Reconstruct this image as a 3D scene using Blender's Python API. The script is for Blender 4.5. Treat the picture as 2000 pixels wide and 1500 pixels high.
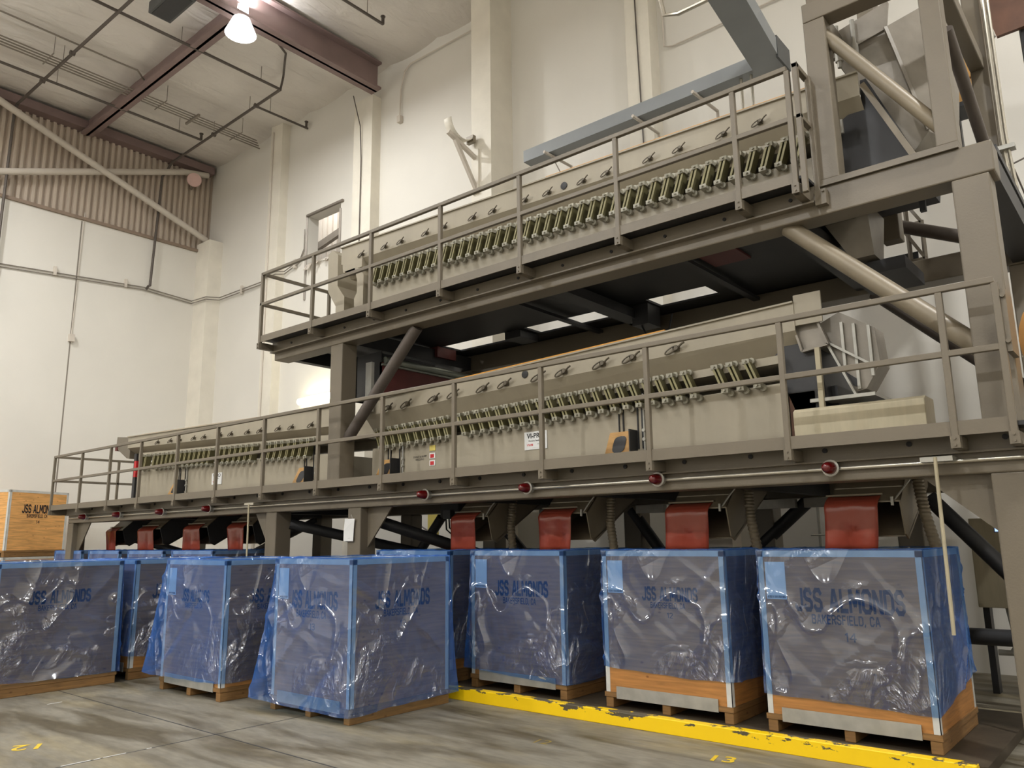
import bpy, bmesh, math, random
from mathutils import Vector, Matrix, noise
for o in list(bpy.data.objects): bpy.data.objects.remove(o)
sc = bpy.context.scene
COL = sc.collection
PI = math.pi
# ------------------------------------------------------------------ camera
YAW, TILT, ROLL = math.radians(-40.0029), math.radians(11.1333), math.radians(-0.7475)
h = Vector((math.sin(YAW), math.cos(YAW), 0)); r0 = Vector((math.cos(YAW), -math.sin(YAW), 0)); u0 = Vector((0, 0, 1))
fwd = h*math.cos(TILT) + u0*math.sin(TILT); up0 = u0*math.cos(TILT) - h*math.sin(TILT)
rt = r0*math.cos(ROLL) + up0*math.sin(ROLL); up = up0*math.cos(ROLL) - r0*math.sin(ROLL)
cam = bpy.data.cameras.new('camera'); cam.sensor_width = 36; cam.lens = 1538.68/2000*36
cam.clip_end = 200
co = bpy.data.objects.new('camera', cam); COL.objects.link(co)
co.matrix_world = Matrix(((rt.x, up.x, -fwd.x, 0), (rt.y, up.y, -fwd.y, 0), (rt.z, up.z, -fwd.z, 1.6), (0, 0, 0, 1)))
sc.camera = co
# ------------------------------------------------------------------ world, exposure
w = bpy.data.worlds.new('world'); sc.world = w; w.use_nodes = True
w.node_tree.nodes['Background'].inputs[0].default_value = (1, .97, .92, 1)
w.node_tree.nodes['Background'].inputs[1].default_value = 0.25
sc.view_settings.view_transform = 'Standard'; sc.view_settings.look = 'None'
sc.view_settings.exposure = 0.28; sc.view_settings.gamma = 1.0; sc.view_settings.use_curve_mapping = False
LAMP_W = 430.0
LAMP_COL = (.985, .995, 1.0)
# (x, y, z, share of full power)
LAMPS = [(-12.85, 7.2, 11.35, .40), (3.0, 4.5, 11.35, 1.2), (-16.2, 2.0, 11.35, .75), (-8.5, -.5, 11.35, .5), (-14.0, -7.5, 11.35, 1.55), (-4.5, -7.5, 11.35, 1.7), (5, -7.5, 11.35, 1.0)]  # half power lamp is unseen, added to brighten the floor at left

# ------------------------------------------------------------------ materials
def lin(c):
    return tuple(((v/255)/12.92 if v/255 <= .04045 else ((v/255+.055)/1.055)**2.4) for v in c)
MATS = {}
def mat(name, rgb, rough=.5, metal=0., var=.12, scale=6., bump=0., bscale=40., spec=.5, streak=None):
    """painted/solid material: base colour with soft cloudy variation, optional fine bump and vertical streaks"""
    m = bpy.data.materials.new(name); m.use_nodes = True; nt = m.node_tree; N = nt.nodes; L = nt.links
    b = N['Principled BSDF']; b.inputs['Roughness'].default_value = rough; b.inputs['Metallic'].default_value = metal
    b.inputs['Specular IOR Level'].default_value = spec
    c = lin(rgb)
    tc = N.new('ShaderNodeTexCoord')
    n = N.new('ShaderNodeTexNoise'); n.inputs['Scale'].default_value = scale; n.inputs['Detail'].default_value = 5
    if streak:
        mp = N.new('ShaderNodeMapping'); mp.inputs['Scale'].default_value = streak
        L.new(tc.outputs['Object'], mp.inputs[0]); L.new(mp.outputs[0], n.inputs['Vector'])
    else: L.new(tc.outputs['Object'], n.inputs['Vector'])
    r = N.new('ShaderNodeValToRGB'); r.color_ramp.elements[0].position = .3; r.color_ramp.elements[1].position = .7
    r.color_ramp.elements[0].color = (*[v*(1-var) for v in c], 1); r.color_ramp.elements[1].color = (*[min(1, v*(1+var)) for v in c], 1)
    L.new(n.outputs['Fac'], r.inputs[0]); L.new(r.outputs[0], b.inputs['Base Color'])
    if bump:
        n2 = N.new('ShaderNodeTexNoise'); n2.inputs['Scale'].default_value = bscale; n2.inputs['Detail'].default_value = 4
        L.new(tc.outputs['Object'], n2.inputs['Vector'])
        bp = N.new('ShaderNodeBump'); bp.inputs['Strength'].default_value = bump; bp.inputs['Distance'].default_value = .02
        L.new(n2.outputs['Fac'], bp.inputs['Height']); L.new(bp.outputs[0], b.inputs['Normal'])
    MATS[name] = m
    return m
def emis(name, rgb, s):
    m = bpy.data.materials.new(name); m.use_nodes = True; N = m.node_tree.nodes
    N.remove(N['Principled BSDF']); e = N.new('ShaderNodeEmission'); e.inputs[0].default_value = (*rgb, 1); e.inputs[1].default_value = s
    m.node_tree.links.new(e.outputs[0], N['Material Output'].inputs[0]); MATS[name] = m
    return m
steel = mat('steel_paint', (112, 103, 88), .42, .0, .06, 2.5, .05, 60)
steel_dark = mat('dark_steel', (46, 46, 48), .5, 0, .1, 3)
body = mat('conveyor_paint', (162, 153, 134), .45, 0, .05, 2, .03, 30, streak=(3, 3, .6))
rust = mat('rusty_pipe', (132, 121, 102), .42, .05, .12, 2.5)
slat = mat('olive_fibreglass', (98, 93, 62), .5, 0, .1, 20)
slat_y = mat('yellow_slat_edge', (138, 131, 92), .5, 0, .1, 20)
clampm = mat('zinc_clamp', (158, 154, 138), .4, .1, .1, 25)
galv = mat('galvanised', (172, 170, 162), .38, .35, .12, 9)
galvbox = mat('dull_galvanised', (176, 166, 140), .5, .1, .07, 4, streak=(6, 6, 1))
chrome = mat('bright_conduit', (196, 190, 176), .25, .7, .05, 8)
white = mat('white_wall', (224, 220, 211), .6, 0, .035, .55, .05, 25)
white2 = mat('white_pilaster', (228, 222, 208), .55, 0, .05, 2.5, .18, 14)
white_pipe = mat('white_pipe', (205, 196, 184), .5, 0, .05, 3)
siding = mat('tan_siding', (196, 182, 166), .5, 0, .07, 2, streak=(4, 4, .4))
maroon = mat('maroon_beam', (132, 112, 109), .55, 0, .1, 2)
maroon_l = mat('maroon_beam_edge', (122, 98, 94), .55, 0, .1, 2)
pipe_d = mat('dark_pipe', (92, 84, 78), .5, .2, .1, 6)
conduit_g = mat('grey_conduit', (140, 132, 122), .45, .3, .1, 6)
duct = mat('grey_duct', (140, 144, 146), .45, .1, .05, 2)
black = mat('black_rubber', (26, 26, 28), .5, 0, .1, 8)
darkbox = mat('charcoal_box', (78, 80, 80), .5, .1, .08, 5)
tan = mat('tan_board', (182, 140, 82), .6, 0, .1, 12, streak=(2, 2, 14))
orange = mat('orange_seal', (214, 150, 52), .45, 0, .15, 20)
redpanel = mat('dull_red_panel', (98, 44, 42), .5, 0, .15, 4)
silver = mat('silver_rail', (150, 156, 148), .3, .5, .1, 6)
green = mat('green_paint', (70, 140, 110), .5, 0, .1, 8)
carton = mat('tan_block', (178, 134, 74), .65, 0, .12, 10)
rustplate = mat('rust_brown_plate', (96, 66, 50), .6, 0, .25, 5)
latchm = mat('latch_steel', (92, 84, 70), .4, .2, .15, 20)
rimg = mat('rim_zinc', (205, 205, 200), .45, 0, .08, 9)
siding_d = mat('siding_trim', (140, 122, 106), .5, 0, .07, 4)
paper = mat('white_paper', (232, 232, 230), .5, 0, .02, 8)
ink = mat('black_ink', (22, 22, 24), .6, 0, .1, 30)
stencil = mat('stencil_ink', (34, 28, 34), .7, 0, .4, 26)
redink = mat('red_ink', (200, 40, 44), .5, 0, .05, 8)
yellink = mat('yellow_sticker', (224, 206, 110), .5, 0, .05, 8)
yellow = mat('floor_yellow', (226, 190, 44), .6, 0, .15, 30)
oldyellow = mat('worn_floor_yellow', (142, 122, 62), .6, 0, .2, 30)
hazard = mat('red_lens', (96, 14, 16), .18, 0, .1, 8, spec=.8)
pinkglass = mat('pink_lens', (222, 186, 178), .35, 0, .06, 6)
orange_guard = mat('orange_guard', (214, 158, 92), .5, 0, .06, 4)
tray = mat('bucket_steel', (138, 131, 120), .38, .12, .14, 5, .1, 14)
plate = mat('floor_plate', (78, 68, 54), .55, .2, .2, 6, .05, 30)
lamp_glow = emis('lamp_glow', (1, .96, .88), 60)
bell_glow = emis('bell_glow', (1, .97, .92), 2.2)
tube_glow = emis('tube_glow', (1, .93, .66), 14)
screen_glow = emis('screen_glow', (.35, .5, 1), 1.6)

def wood(name, rgb, dark=.5, scale=1.):
    m = bpy.data.materials.new(name); m.use_nodes = True; nt = m.node_tree; N = nt.nodes; L = nt.links
    b = N['Principled BSDF']; b.inputs['Roughness'].default_value = .62; c = lin(rgb)
    tc = N.new('ShaderNodeTexCoord'); mp = N.new('ShaderNodeMapping'); mp.inputs['Scale'].default_value = (1.2*scale, 1.2*scale, 16*scale)
    L.new(tc.outputs['Object'], mp.inputs[0])
    n = N.new('ShaderNodeTexNoise'); n.inputs['Scale'].default_value = 2.2; n.inputs['Detail'].default_value = 6; n.inputs['Distortion'].default_value = .8
    L.new(mp.outputs[0], n.inputs['Vector'])
    r = N.new('ShaderNodeValToRGB'); r.color_ramp.elements[0].position = .3; r.color_ramp.elements[1].position = .72
    r.color_ramp.elements[0].color = (*[v*(1-.32) for v in c], 1); r.color_ramp.elements[1].color = (*[v*1.16 for v in c], 1)
    L.new(n.outputs['Fac'], r.inputs[0])
    v = N.new('ShaderNodeTexVoronoi'); v.inputs['Scale'].default_value = 5.5
    mp2 = N.new('ShaderNodeMapping'); mp2.inputs['Scale'].default_value = (1, 1, 1.7); L.new(tc.outputs['Object'], mp2.inputs[0]); L.new(mp2.outputs[0], v.inputs['Vector'])
    k = N.new('ShaderNodeValToRGB'); k.color_ramp.elements[0].position = .05; k.color_ramp.elements[1].position = .12
    k.color_ramp.elements[0].color = (dark, dark*.85, dark*.75, 1); k.color_ramp.elements[1].color = (1, 1, 1, 1)
    L.new(v.outputs['Distance'], k.inputs[0])
    mx = N.new('ShaderNodeMix'); mx.data_type = 'RGBA'; mx.blend_type = 'MULTIPLY'; mx.inputs[0].default_value = 1
    L.new(r.outputs[0], mx.inputs[6]); L.new(k.outputs[0], mx.inputs[7]); L.new(mx.outputs[2], b.inputs['Base Color'])
    return m
ply = wood('bin_plywood', (182, 126, 66))
ply_l = wood('bin_plywood_pale', (232, 174, 104))
pallet = wood('pallet_wood', (138, 102, 58), .6, 1.4)

def film_material():
    m = bpy.data.materials.new('blue_film'); m.use_nodes = True; nt = m.node_tree; N = nt.nodes; L = nt.links
    b = N['Principled BSDF']; b.inputs['Base Color'].default_value = (.05, .20, .66, 1); b.inputs['Roughness'].default_value = .16
    b.inputs['Specular IOR Level'].default_value = 1.0; b.inputs['IOR'].default_value = 1.6
    t = N.new('ShaderNodeBsdfTransparent'); t.inputs[0].default_value = (.54, .69, .86, 1)
    tc = N.new('ShaderNodeTexCoord')
    def math_(op, a, b_=None):
        x = N.new('ShaderNodeMath'); x.operation = op
        for k, v in enumerate((a, b_)):
            if v is None: continue
            if isinstance(v, (int, float)): x.inputs[k].default_value = v
            else: L.new(v, x.inputs[k])
        return x.outputs[0]
    def ridged(scale, ms, rot, det, dist, pw):
        mp = N.new('ShaderNodeMapping'); mp.inputs['Scale'].default_value = ms; mp.inputs['Rotation'].default_value = rot
        L.new(tc.outputs['Object'], mp.inputs[0])
        n = N.new('ShaderNodeTexNoise'); n.inputs['Scale'].default_value = scale; n.inputs['Detail'].default_value = det; n.inputs['Distortion'].default_value = dist
        L.new(mp.outputs[0], n.inputs['Vector'])
        a = math_('ABSOLUTE', math_('SUBTRACT', n.outputs['Fac'], .5))
        return math_('POWER', math_('SUBTRACT', 1.0, math_('MULTIPLY', a, 2.0)), pw)
    # long soft drape folds, and crackled patches where the film is crumpled
    h1 = ridged(.9, (1, 1, .75), (.25, .5, .35), 1.5, .7, 10)
    h2 = ridged(3.0, (1, 1, .55), (.5, .35, .8), 5, .9, 5)
    mk = N.new('ShaderNodeTexNoise'); mk.inputs['Scale'].default_value = 1.5; mk.inputs['Detail'].default_value = 3; mk.inputs['Distortion'].default_value = .8; L.new(tc.outputs['Object'], mk.inputs['Vector'])
    mr0 = N.new('ShaderNodeMapRange'); mr0.inputs[1].default_value = .50; mr0.inputs[2].default_value = .64; L.new(mk.outputs['Fac'], mr0.inputs[0])
    h3 = ridged(1.3, (1, 1, .6), (.9, .2, .6), 2.0, .5, 40)
    hsum = math_('ADD', math_('ADD', math_('MULTIPLY', h1, .8), math_('MULTIPLY', h3, .45)), math_('MULTIPLY', math_('MULTIPLY', h2, mr0.outputs[0]), 1.0))
    b2 = N.new('ShaderNodeBump'); b2.inputs['Strength'].default_value = 1.0; b2.inputs['Distance'].default_value = .075
    L.new(hsum, b2.inputs['Height'])
    N.remove(b)
    df = N.new('ShaderNodeBsdfDiffuse'); df.inputs[0].default_value = (.07, .24, .78, 1)
    fr = N.new('ShaderNodeLayerWeight'); fr.inputs['Blend'].default_value = .3
    mr = N.new('ShaderNodeMapRange'); mr.inputs[3].default_value = .085; mr.inputs[4].default_value = .55
    L.new(fr.outputs['Facing'], mr.inputs[0])
    ms = N.new('ShaderNodeMixShader'); L.new(mr.outputs[0], ms.inputs[0]); L.new(t.outputs[0], ms.inputs[1]); L.new(df.outputs[0], ms.inputs[2])
    gl = N.new('ShaderNodeBsdfGlossy'); gl.inputs['Roughness'].default_value = .15; gl.inputs['Color'].default_value = (1, 1, 1, 1); L.new(b2.outputs[0], gl.inputs['Normal'])
    m2 = N.new('ShaderNodeMixShader'); m2.inputs[0].default_value = .10; L.new(ms.outputs[0], m2.inputs[1]); L.new(gl.outputs[0], m2.inputs[2])
    L.new(m2.outputs[0], N['Material Output'].inputs[0])
    return m
film = film_material()

def flap_material():
    m = bpy.data.materials.new('red_flap'); m.use_nodes = True; nt = m.node_tree; N = nt.nodes; L = nt.links
    b = N['Principled BSDF']; b.inputs['Base Color'].default_value = (*lin((176, 84, 66)), 1); b.inputs['Roughness'].default_value = .22
    b.inputs['Specular IOR Level'].default_value = .9
    t = N.new('ShaderNodeBsdfTranslucent'); t.inputs[0].default_value = (*lin((220, 70, 40)), 1)
    tc = N.new('ShaderNodeTexCoord'); n = N.new('ShaderNodeTexNoise'); n.inputs['Scale'].default_value = 5; L.new(tc.outputs['Object'], n.inputs['Vector'])
    bp = N.new('ShaderNodeBump'); bp.inputs['Strength'].default_value = .3; bp.inputs['Distance'].default_value = .04
    L.new(n.outputs['Fac'], bp.inputs['Height']); L.new(bp.outputs[0], b.inputs['Normal'])
    ms = N.new('ShaderNodeMixShader'); ms.inputs[0].default_value = .25
    L.new(b.outputs[0], ms.inputs[1]); L.new(t.outputs[0], ms.inputs[2]); L.new(ms.outputs[0], N['Material Output'].inputs[0])
    return m
flapm = flap_material()

def concrete():
    m = bpy.data.materials.new('concrete_floor'); m.use_nodes = True; nt = m.node_tree; N = nt.nodes; L = nt.links
    b = N['Principled BSDF']; b.inputs['Specular IOR Level'].default_value = .35
    tc = N.new('ShaderNodeTexCoord')
    def nz(scale, det, mapscale=(1, 1, 1), rot=0, dist=0):
        mp = N.new('ShaderNodeMapping'); mp.inputs['Scale'].default_value = mapscale; mp.inputs['Rotation'].default_value = (0, 0, rot)
        L.new(tc.outputs['Object'], mp.inputs[0])
        n = N.new('ShaderNodeTexNoise'); n.inputs['Scale'].default_value = scale; n.inputs['Detail'].default_value = det; n.inputs['Distortion'].default_value = dist
        L.new(mp.outputs[0], n.inputs['Vector']); return n
    def ramp(n, stops):
        r = N.new('ShaderNodeValToRGB')
        while len(r.color_ramp.elements) < len(stops): r.color_ramp.elements.new(.5)
        for e, (p, c) in zip(r.color_ramp.elements, stops): e.position = p; e.color = (*c, 1)
        L.new(n.outputs['Fac'], r.inputs[0]); return r
    def mix(a, bsock, fac, mode='MIX'):
        x = N.new('ShaderNodeMix'); x.data_type = 'RGBA'; x.blend_type = mode
        if isinstance(fac, float): x.inputs[0].default_value = fac
        else: L.new(fac, x.inputs[0])
        L.new(a, x.inputs[6])
        if isinstance(bsock, tuple): x.inputs[7].default_value = (*bsock, 1)
        else: L.new(bsock, x.inputs[7])
        return x.outputs[2]
    base = ramp(nz(.9, 8, dist=.4), [(.3, lin((116, 110, 97))), (.5, lin((132, 126, 112))), (.7, lin((145, 138, 123)))])
    sw = ramp(nz(1.1, 6, (.55, 2.6, 1), .5, .6), [(.46, (0, 0, 0)), (.62, (1, 1, 1))])
    c = mix(base.outputs[0], lin((88, 79, 60)), sw.outputs[0])
    sw2 = N.new('ShaderNodeMath'); sw2.operation = 'MULTIPLY'; sw2.inputs[1].default_value = .5
    tanm = ramp(nz(.75, 7, (.6, 2.2, 1), .35, .8), [(.55, (0, 0, 0)), (.66, (1, 1, 1))])
    L.new(tanm.outputs[0], sw2.inputs[0])
    c = mix(c, lin((154, 142, 112)), sw2.outputs[0])
    fine = ramp(nz(14, 6, (.4, 1.6, 1), .5), [(.3, (.82, .82, .82)), (.7, (1.12, 1.12, 1.12))])
    c = mix(c, fine.outputs[0], 1.0, 'MULTIPLY')
    L.new(c, b.inputs['Base Color'])
    rr = ramp(nz(2.2, 5), [(.3, (.42,)*3), (.7, (.66,)*3)]); L.new(rr.outputs[0], b.inputs['Roughness'])
    bp = N.new('ShaderNodeBump'); bp.inputs['Strength'].default_value = .12; bp.inputs['Distance'].default_value = .01
    L.new(nz(30, 5).outputs['Fac'], bp.inputs['Height']); L.new(bp.outputs[0], b.inputs['Normal'])
    return m
floor_m = concrete()

def curb_mat():
    m = bpy.data.materials.new('chipped_yellow'); m.use_nodes = True; nt = m.node_tree; N = nt.nodes; L = nt.links
    b = N['Principled BSDF']; b.inputs['Roughness'].default_value = .42
    tc = N.new('ShaderNodeTexCoord'); sx = N.new('ShaderNodeSeparateXYZ'); L.new(tc.outputs['Object'], sx.inputs[0])
    mp = N.new('ShaderNodeMapping'); mp.inputs['Scale'].default_value = (3.2, 3, 9); L.new(tc.outputs['Object'], mp.inputs[0])
    n = N.new('ShaderNodeTexNoise'); n.inputs['Scale'].default_value = 1.6; n.inputs['Detail'].default_value = 9; n.inputs['Roughness'].default_value = .62
    L.new(mp.outputs[0], n.inputs['Vector'])
    mr = N.new('ShaderNodeMapRange'); mr.inputs[1].default_value = .0; mr.inputs[2].default_value = .12; mr.inputs[3].default_value = -.13; mr.inputs[4].default_value = .115
    L.new(sx.outputs['Z'], mr.inputs[0])
    a = N.new('ShaderNodeMath'); a.operation = 'ADD'; L.new(n.outputs['Fac'], a.inputs[0]); L.new(mr.outputs[0], a.inputs[1])
    r = N.new('ShaderNodeValToRGB'); r.color_ramp.interpolation = 'CONSTANT'; r.color_ramp.elements[0].position = 0; r.color_ramp.elements[1].position = .635
    r.color_ramp.elements[0].color = (*lin((248, 206, 8)), 1); r.color_ramp.elements[1].color = (*lin((84, 76, 58)), 1)
    L.new(a.outputs[0], r.inputs[0]); L.new(r.outputs[0], b.inputs['Base Color'])
    return m
curb_m = curb_mat()

def insulation():
    m = mat('ceiling_insulation', (222, 216, 209), .45, 0, .05, .8, 0)
    nt = m.node_tree; N = nt.nodes; L = nt.links; b = N['Principled BSDF']
    tc = N.new('ShaderNodeTexCoord'); mp = N.new('ShaderNodeMapping'); mp.inputs['Scale'].default_value = (2.5, .8, 1); L.new(tc.outputs['Object'], mp.inputs[0])
    n = N.new('ShaderNodeTexNoise'); n.inputs['Scale'].default_value = 1.5; n.inputs['Detail'].default_value = 5; n.inputs['Distortion'].default_value = 1
    L.new(mp.outputs[0], n.inputs['Vector'])
    bp = N.new('ShaderNodeBump'); bp.inputs['Strength'].default_value = .5; bp.inputs['Distance'].default_value = .12
    L.new(n.outputs['Fac'], bp.inputs['Height']); L.new(bp.outputs[0], b.inputs['Normal'])
    return m
insul = insulation()

# ------------------------------------------------------------------ mesh helpers
class MB:
    def __init__(s): s.v = []; s.f = []; s.sm = []
    def add(s, vs, fs, smooth=False):
        k = len(s.v); s.v += [tuple(p) for p in vs]; s.f += [tuple(i+k for i in f) for f in fs]; s.sm += [smooth]*len(fs); return s
    def box(s, x0, x1, y0, y1, z0, z1):
        vs = [(x, y, z) for z in (z0, z1) for y in (y0, y1) for x in (x0, x1)]
        return s.add(vs, [(0, 2, 3, 1), (4, 5, 7, 6), (0, 1, 5, 4), (2, 6, 7, 3), (0, 4, 6, 2), (1, 3, 7, 5)])
    def hexa(s, a, b):
        """a, b: two quads of 4 points each, same winding"""
        return s.add(list(a)+list(b), [(3, 2, 1, 0), (4, 5, 6, 7), (0, 1, 5, 4), (1, 2, 6, 5), (2, 3, 7, 6), (3, 0, 4, 7)])
    def prism(s, poly, axis, a, b):
        n = len(poly)
        def P(p, t):
            return {'y': (p[0], t, p[1]), 'x': (t, p[0], p[1]), 'z': (p[0], p[1], t)}[axis]
        vs = [P(p, a) for p in poly]+[P(p, b) for p in poly]
        fs = [tuple(range(n))[::-1], tuple(range(n, 2*n))]+[(i, (i+1) % n, n+(i+1) % n, n+i) for i in range(n)]
        return s.add(vs, fs)
    def tube(s, p, q, r, n=10, r2=None, caps=True):
        p, q = Vector(p), Vector(q); d = (q-p).normalized(); r2 = r if r2 is None else r2
        a = d.orthogonal().normalized(); b = d.cross(a)
        vs = [p+(a*math.cos(2*PI*i/n)+b*math.sin(2*PI*i/n))*r for i in range(n)]+[q+(a*math.cos(2*PI*i/n)+b*math.sin(2*PI*i/n))*r2 for i in range(n)]
        s.add(vs, [(i, (i+1) % n, n+(i+1) % n, n+i) for i in range(n)], True)
        if caps: s.add(vs, [tuple(range(n))[::-1], tuple(range(n, 2*n))])
        return s
    def path(s, pts, r, n=8):
        pts = [Vector(p) for p in pts]; rings = []; prev = None
        for i, p in enumerate(pts):
            d = ((pts[min(i+1, len(pts)-1)]-pts[max(i-1, 0)])).normalized()
            a = d.orthogonal().normalized() if prev is None else (prev-d*prev.dot(d)).normalized()
            prev = a; b = d.cross(a)
            rings.append([p+(a*math.cos(2*PI*k/n)+b*math.sin(2*PI*k/n))*r for k in range(n)])
        vs = [v for R_ in rings for v in R_]; fs = []
        for i in range(len(pts)-1):
            for k in range(n): fs.append((i*n+k, i*n+(k+1) % n, (i+1)*n+(k+1) % n, (i+1)*n+k))
        s.add(vs, fs, True); s.add(vs, [tuple(range(n))[::-1], tuple(range((len(pts)-1)*n, len(pts)*n))]); return s
    def bar(s, p, q, wd, ht, upv=(0, 0, 1)):
        p, q = Vector(p), Vector(q); d = (q-p).normalized(); a = d.cross(Vector(upv))
        a = d.orthogonal().normalized() if a.length < 1e-4 else a.normalized(); b = a.cross(d)
        c = [a*x*wd/2+b*y*ht/2 for x, y in ((-1, -1), (1, -1), (1, 1), (-1, 1))]
        return s.hexa([p+k for k in c], [q+k for k in c])
    def lathe(s, prof, c, axis='z', n=20):
        """prof: list of (r, t) along axis"""
        vs = []; m = len(prof)
        for r, t in prof:
            for k in range(n):
                a, b = r*math.cos(2*PI*k/n), r*math.sin(2*PI*k/n)
                o = {'z': (a, b, t), 'y': (a, t, b), 'x': (t, a, b)}[axis]
                vs.append((c[0]+o[0], c[1]+o[1], c[2]+o[2]))
        fs = [(i*n+k, i*n+(k+1) % n, (i+1)*n+(k+1) % n, (i+1)*n+k) for i in range(m-1) for k in range(n)]
        s.add(vs, fs, True); s.add(vs, [tuple(range(n))[::-1], tuple(range((m-1)*n, m*n))]); return s
    def build(s, name, m, parent=None, bevel=0., origin=None):
        me = bpy.data.meshes.new(name); O = Vector((0, 0, 0))
        if parent is not None and origin is None: O = WLOC.get(parent.name, Vector((0, 0, 0)))
        elif origin is not None: O = Vector(origin)
        me.from_pydata([tuple(Vector(v)-O) for v in s.v], [], s.f)
        bm = bmesh.new(); bm.from_mesh(me); bmesh.ops.remove_doubles(bm, verts=bm.verts, dist=1e-5)
        bmesh.ops.recalc_face_normals(bm, faces=bm.faces); bm.to_mesh(me); bm.free()
        if any(s.sm):
            for p in me.polygons: p.use_smooth = True
            me.set_sharp_from_angle(angle=math.radians(38))
        me.materials.append(m)
        o = bpy.data.objects.new(name, me); COL.objects.link(o)
        if parent is not None: o.parent = parent; WLOC[o.name] = O
        elif origin is not None: o.location = O; WLOC[o.name] = O
        else: WLOC[o.name] = Vector((0, 0, 0))
        if bevel:
            md = o.modifiers.new('bevel', 'BEVEL'); md.width = bevel; md.segments = 2; md.limit_method = 'ANGLE'
        return o
WLOC = {}
def thing(name, label, cat, loc=(0, 0, 0), group=None):
    o = bpy.data.objects.new(name, None); COL.objects.link(o); o.empty_display_size = .2
    o.location = loc; o['label'] = label; o['category'] = cat; WLOC[o.name] = Vector(loc)
    if group: o['group'] = group
    return o
def tag(o, label, cat, group=None):
    o['label'] = label; o['category'] = cat
    if group: o['group'] = group
    return o
def struct(name, mb, m, **k):
    o = mb.build(name, m, **k); o['kind'] = 'structure'; return o
def dup(root, delta, label=None, group=None):
    r = root.copy(); COL.objects.link(r); r.location = root.location+Vector(delta)
    if label: r['label'] = label
    for ch in list(root.children):
        c = ch.copy(); COL.objects.link(c); c.parent = r
        for g in list(ch.children):
            d = g.copy(); COL.objects.link(d); d.parent = c
    return r
def duppart(part, delta, parent):
    c = part.copy(); COL.objects.link(c); c.parent = parent; c.location = part.location+Vector(delta)
    for g in list(part.children):
        d = g.copy(); COL.objects.link(d); d.parent = c
    return c
def text_mesh(s, size, m, name, parent, loc, rot, bold=.0, xscale=1., stencilcut=False, spacing=1.0):
    cu = bpy.data.curves.new(name, 'FONT'); cu.body = s; cu.size = size; cu.align_x = 'CENTER'; cu.align_y = 'CENTER'; cu.offset = bold; cu.space_character = spacing
    t = bpy.data.objects.new('tmp', cu); COL.objects.link(t)
    dg = bpy.context.evaluated_depsgraph_get(); me = bpy.data.meshes.new_from_object(t.evaluated_get(dg)); me.name = name
    bpy.data.objects.remove(t); bpy.data.curves.remove(cu)
    for v in me.vertices: v.co.x *= xscale
    me.materials.clear(); me.materials.append(m)
    o = bpy.data.objects.new(name, me); COL.objects.link(o); o.parent = parent; o.location = loc; o.rotation_euler = rot
    return o

# ================================================================== SETTING
XL, YB, ZC = -20.5, 10.9, 12.45
XR, YF = 7.0, -12.0
struct('floor', MB().box(XL-.5, XR, YF, YB+4, -.2, 0), floor_m)
# control joints cut in the floor and paint marks, parts of the floor
fl = bpy.data.objects['floor']
MB().bar((-12, 3.83, .0006), (-1, 3.83, .0006), .012, .001).build('control_joint', steel_dark, fl)
MB().bar((-6.56, -3, .0006), (-6.56, 6.1, .0006), .012, .001).build('control_joint', steel_dark, fl)
for (a, b) in (((-6.575, 2.61), (-6.575, 2.82)), ((-6.57, 2.84), (-6.57, 2.89)), ((-6.57, 2.91), (-6.565, 3.08)), ((-6.56, 3.24), (-6.56, 3.28)), ((-9.16, 3.45), (-9.18, 3.6))):
    MB().bar((*a, .001), (*b, .001), .012, .001).build('white_paint_dash', paper, fl)
text_mesh('12', .26, yellow, 'painted_number', fl, (-7.40, 2.68, .002), (0, 0, math.radians(240)), .004)
text_mesh('12', .17, oldyellow, 'painted_number', fl, (-4.19, 5.3, .002), (0, 0, math.radians(8)), .001)
text_mesh('13', .22, yellow, 'painted_number', fl, (-2.83, 5.70, .002), (0, 0, math.radians(12)), .004)

# ceiling: sagging white insulation between purlins
mb = MB(); n = 232; y0, y1 = YF, YB; vs = []
for i in range(n+1):
    x = XL-.4+(XR-XL+.4)*i/n
    z = ZC-.10*abs(math.sin(PI*(x+.3)/1.55))**.7
    for y in (y0, y1): vs.append((x, y, z))
for i in range(n+1):
    for y in (y0, y1): vs.append((vs[2*i][0], y, ZC+.25))
fs = [(2*i, 2*i+1, 2*i+3, 2*i+2) for i in range(n)]; k = 2*(n+1)
fs += [(k+2*i, k+2*i+2, k+2*i+3, k+2*i+1) for i in range(n)]
mb.add(vs, fs, True); struct('ceiling', mb, insul)
# back wall with a torn opening
OX0, OX1, OZ0, OZ1 = -15.68, -14.40, 8.28, 9.53
mb = MB().box(XL, OX0, YB, YB+.3, 0, ZC+.1).box(OX1, XR, YB, YB+.3, 0, ZC+.1).box(OX0, OX1, YB, YB+.3, 0, OZ0).box(OX0, OX1, YB, YB+.3, OZ1, ZC+.1)
wb = struct('wall_back', mb, white)
MB().bar((OX0-.03, YB-.03, OZ1+.02), (OX1+.12, YB-.03, OZ1+.02), .06, .05).build('opening_lintel', conduit_g, wb)
MB().bar((OX0-.03, YB-.02, OZ0-.9), (OX0-.03, YB-.02, OZ1), .05, .04).build('opening_edge', conduit_g, wb)
MB().bar((OX1+.01, YB-.02, OZ0), (OX1+.01, YB-.02, OZ1-.15), .05, .03).build('opening_edge', conduit_g, wb)
random.seed(5); mb = MB()
for k in range(16):
    x = OX0+.05+k*.077; mb.bar((x, YB-.02, OZ0-.02), (x+random.uniform(-.05, .05), YB-.05-random.random()*.1, OZ0-.05-random.random()*.16), .06, .012)
mb.build('torn_sill', white_pipe, wb)
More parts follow.
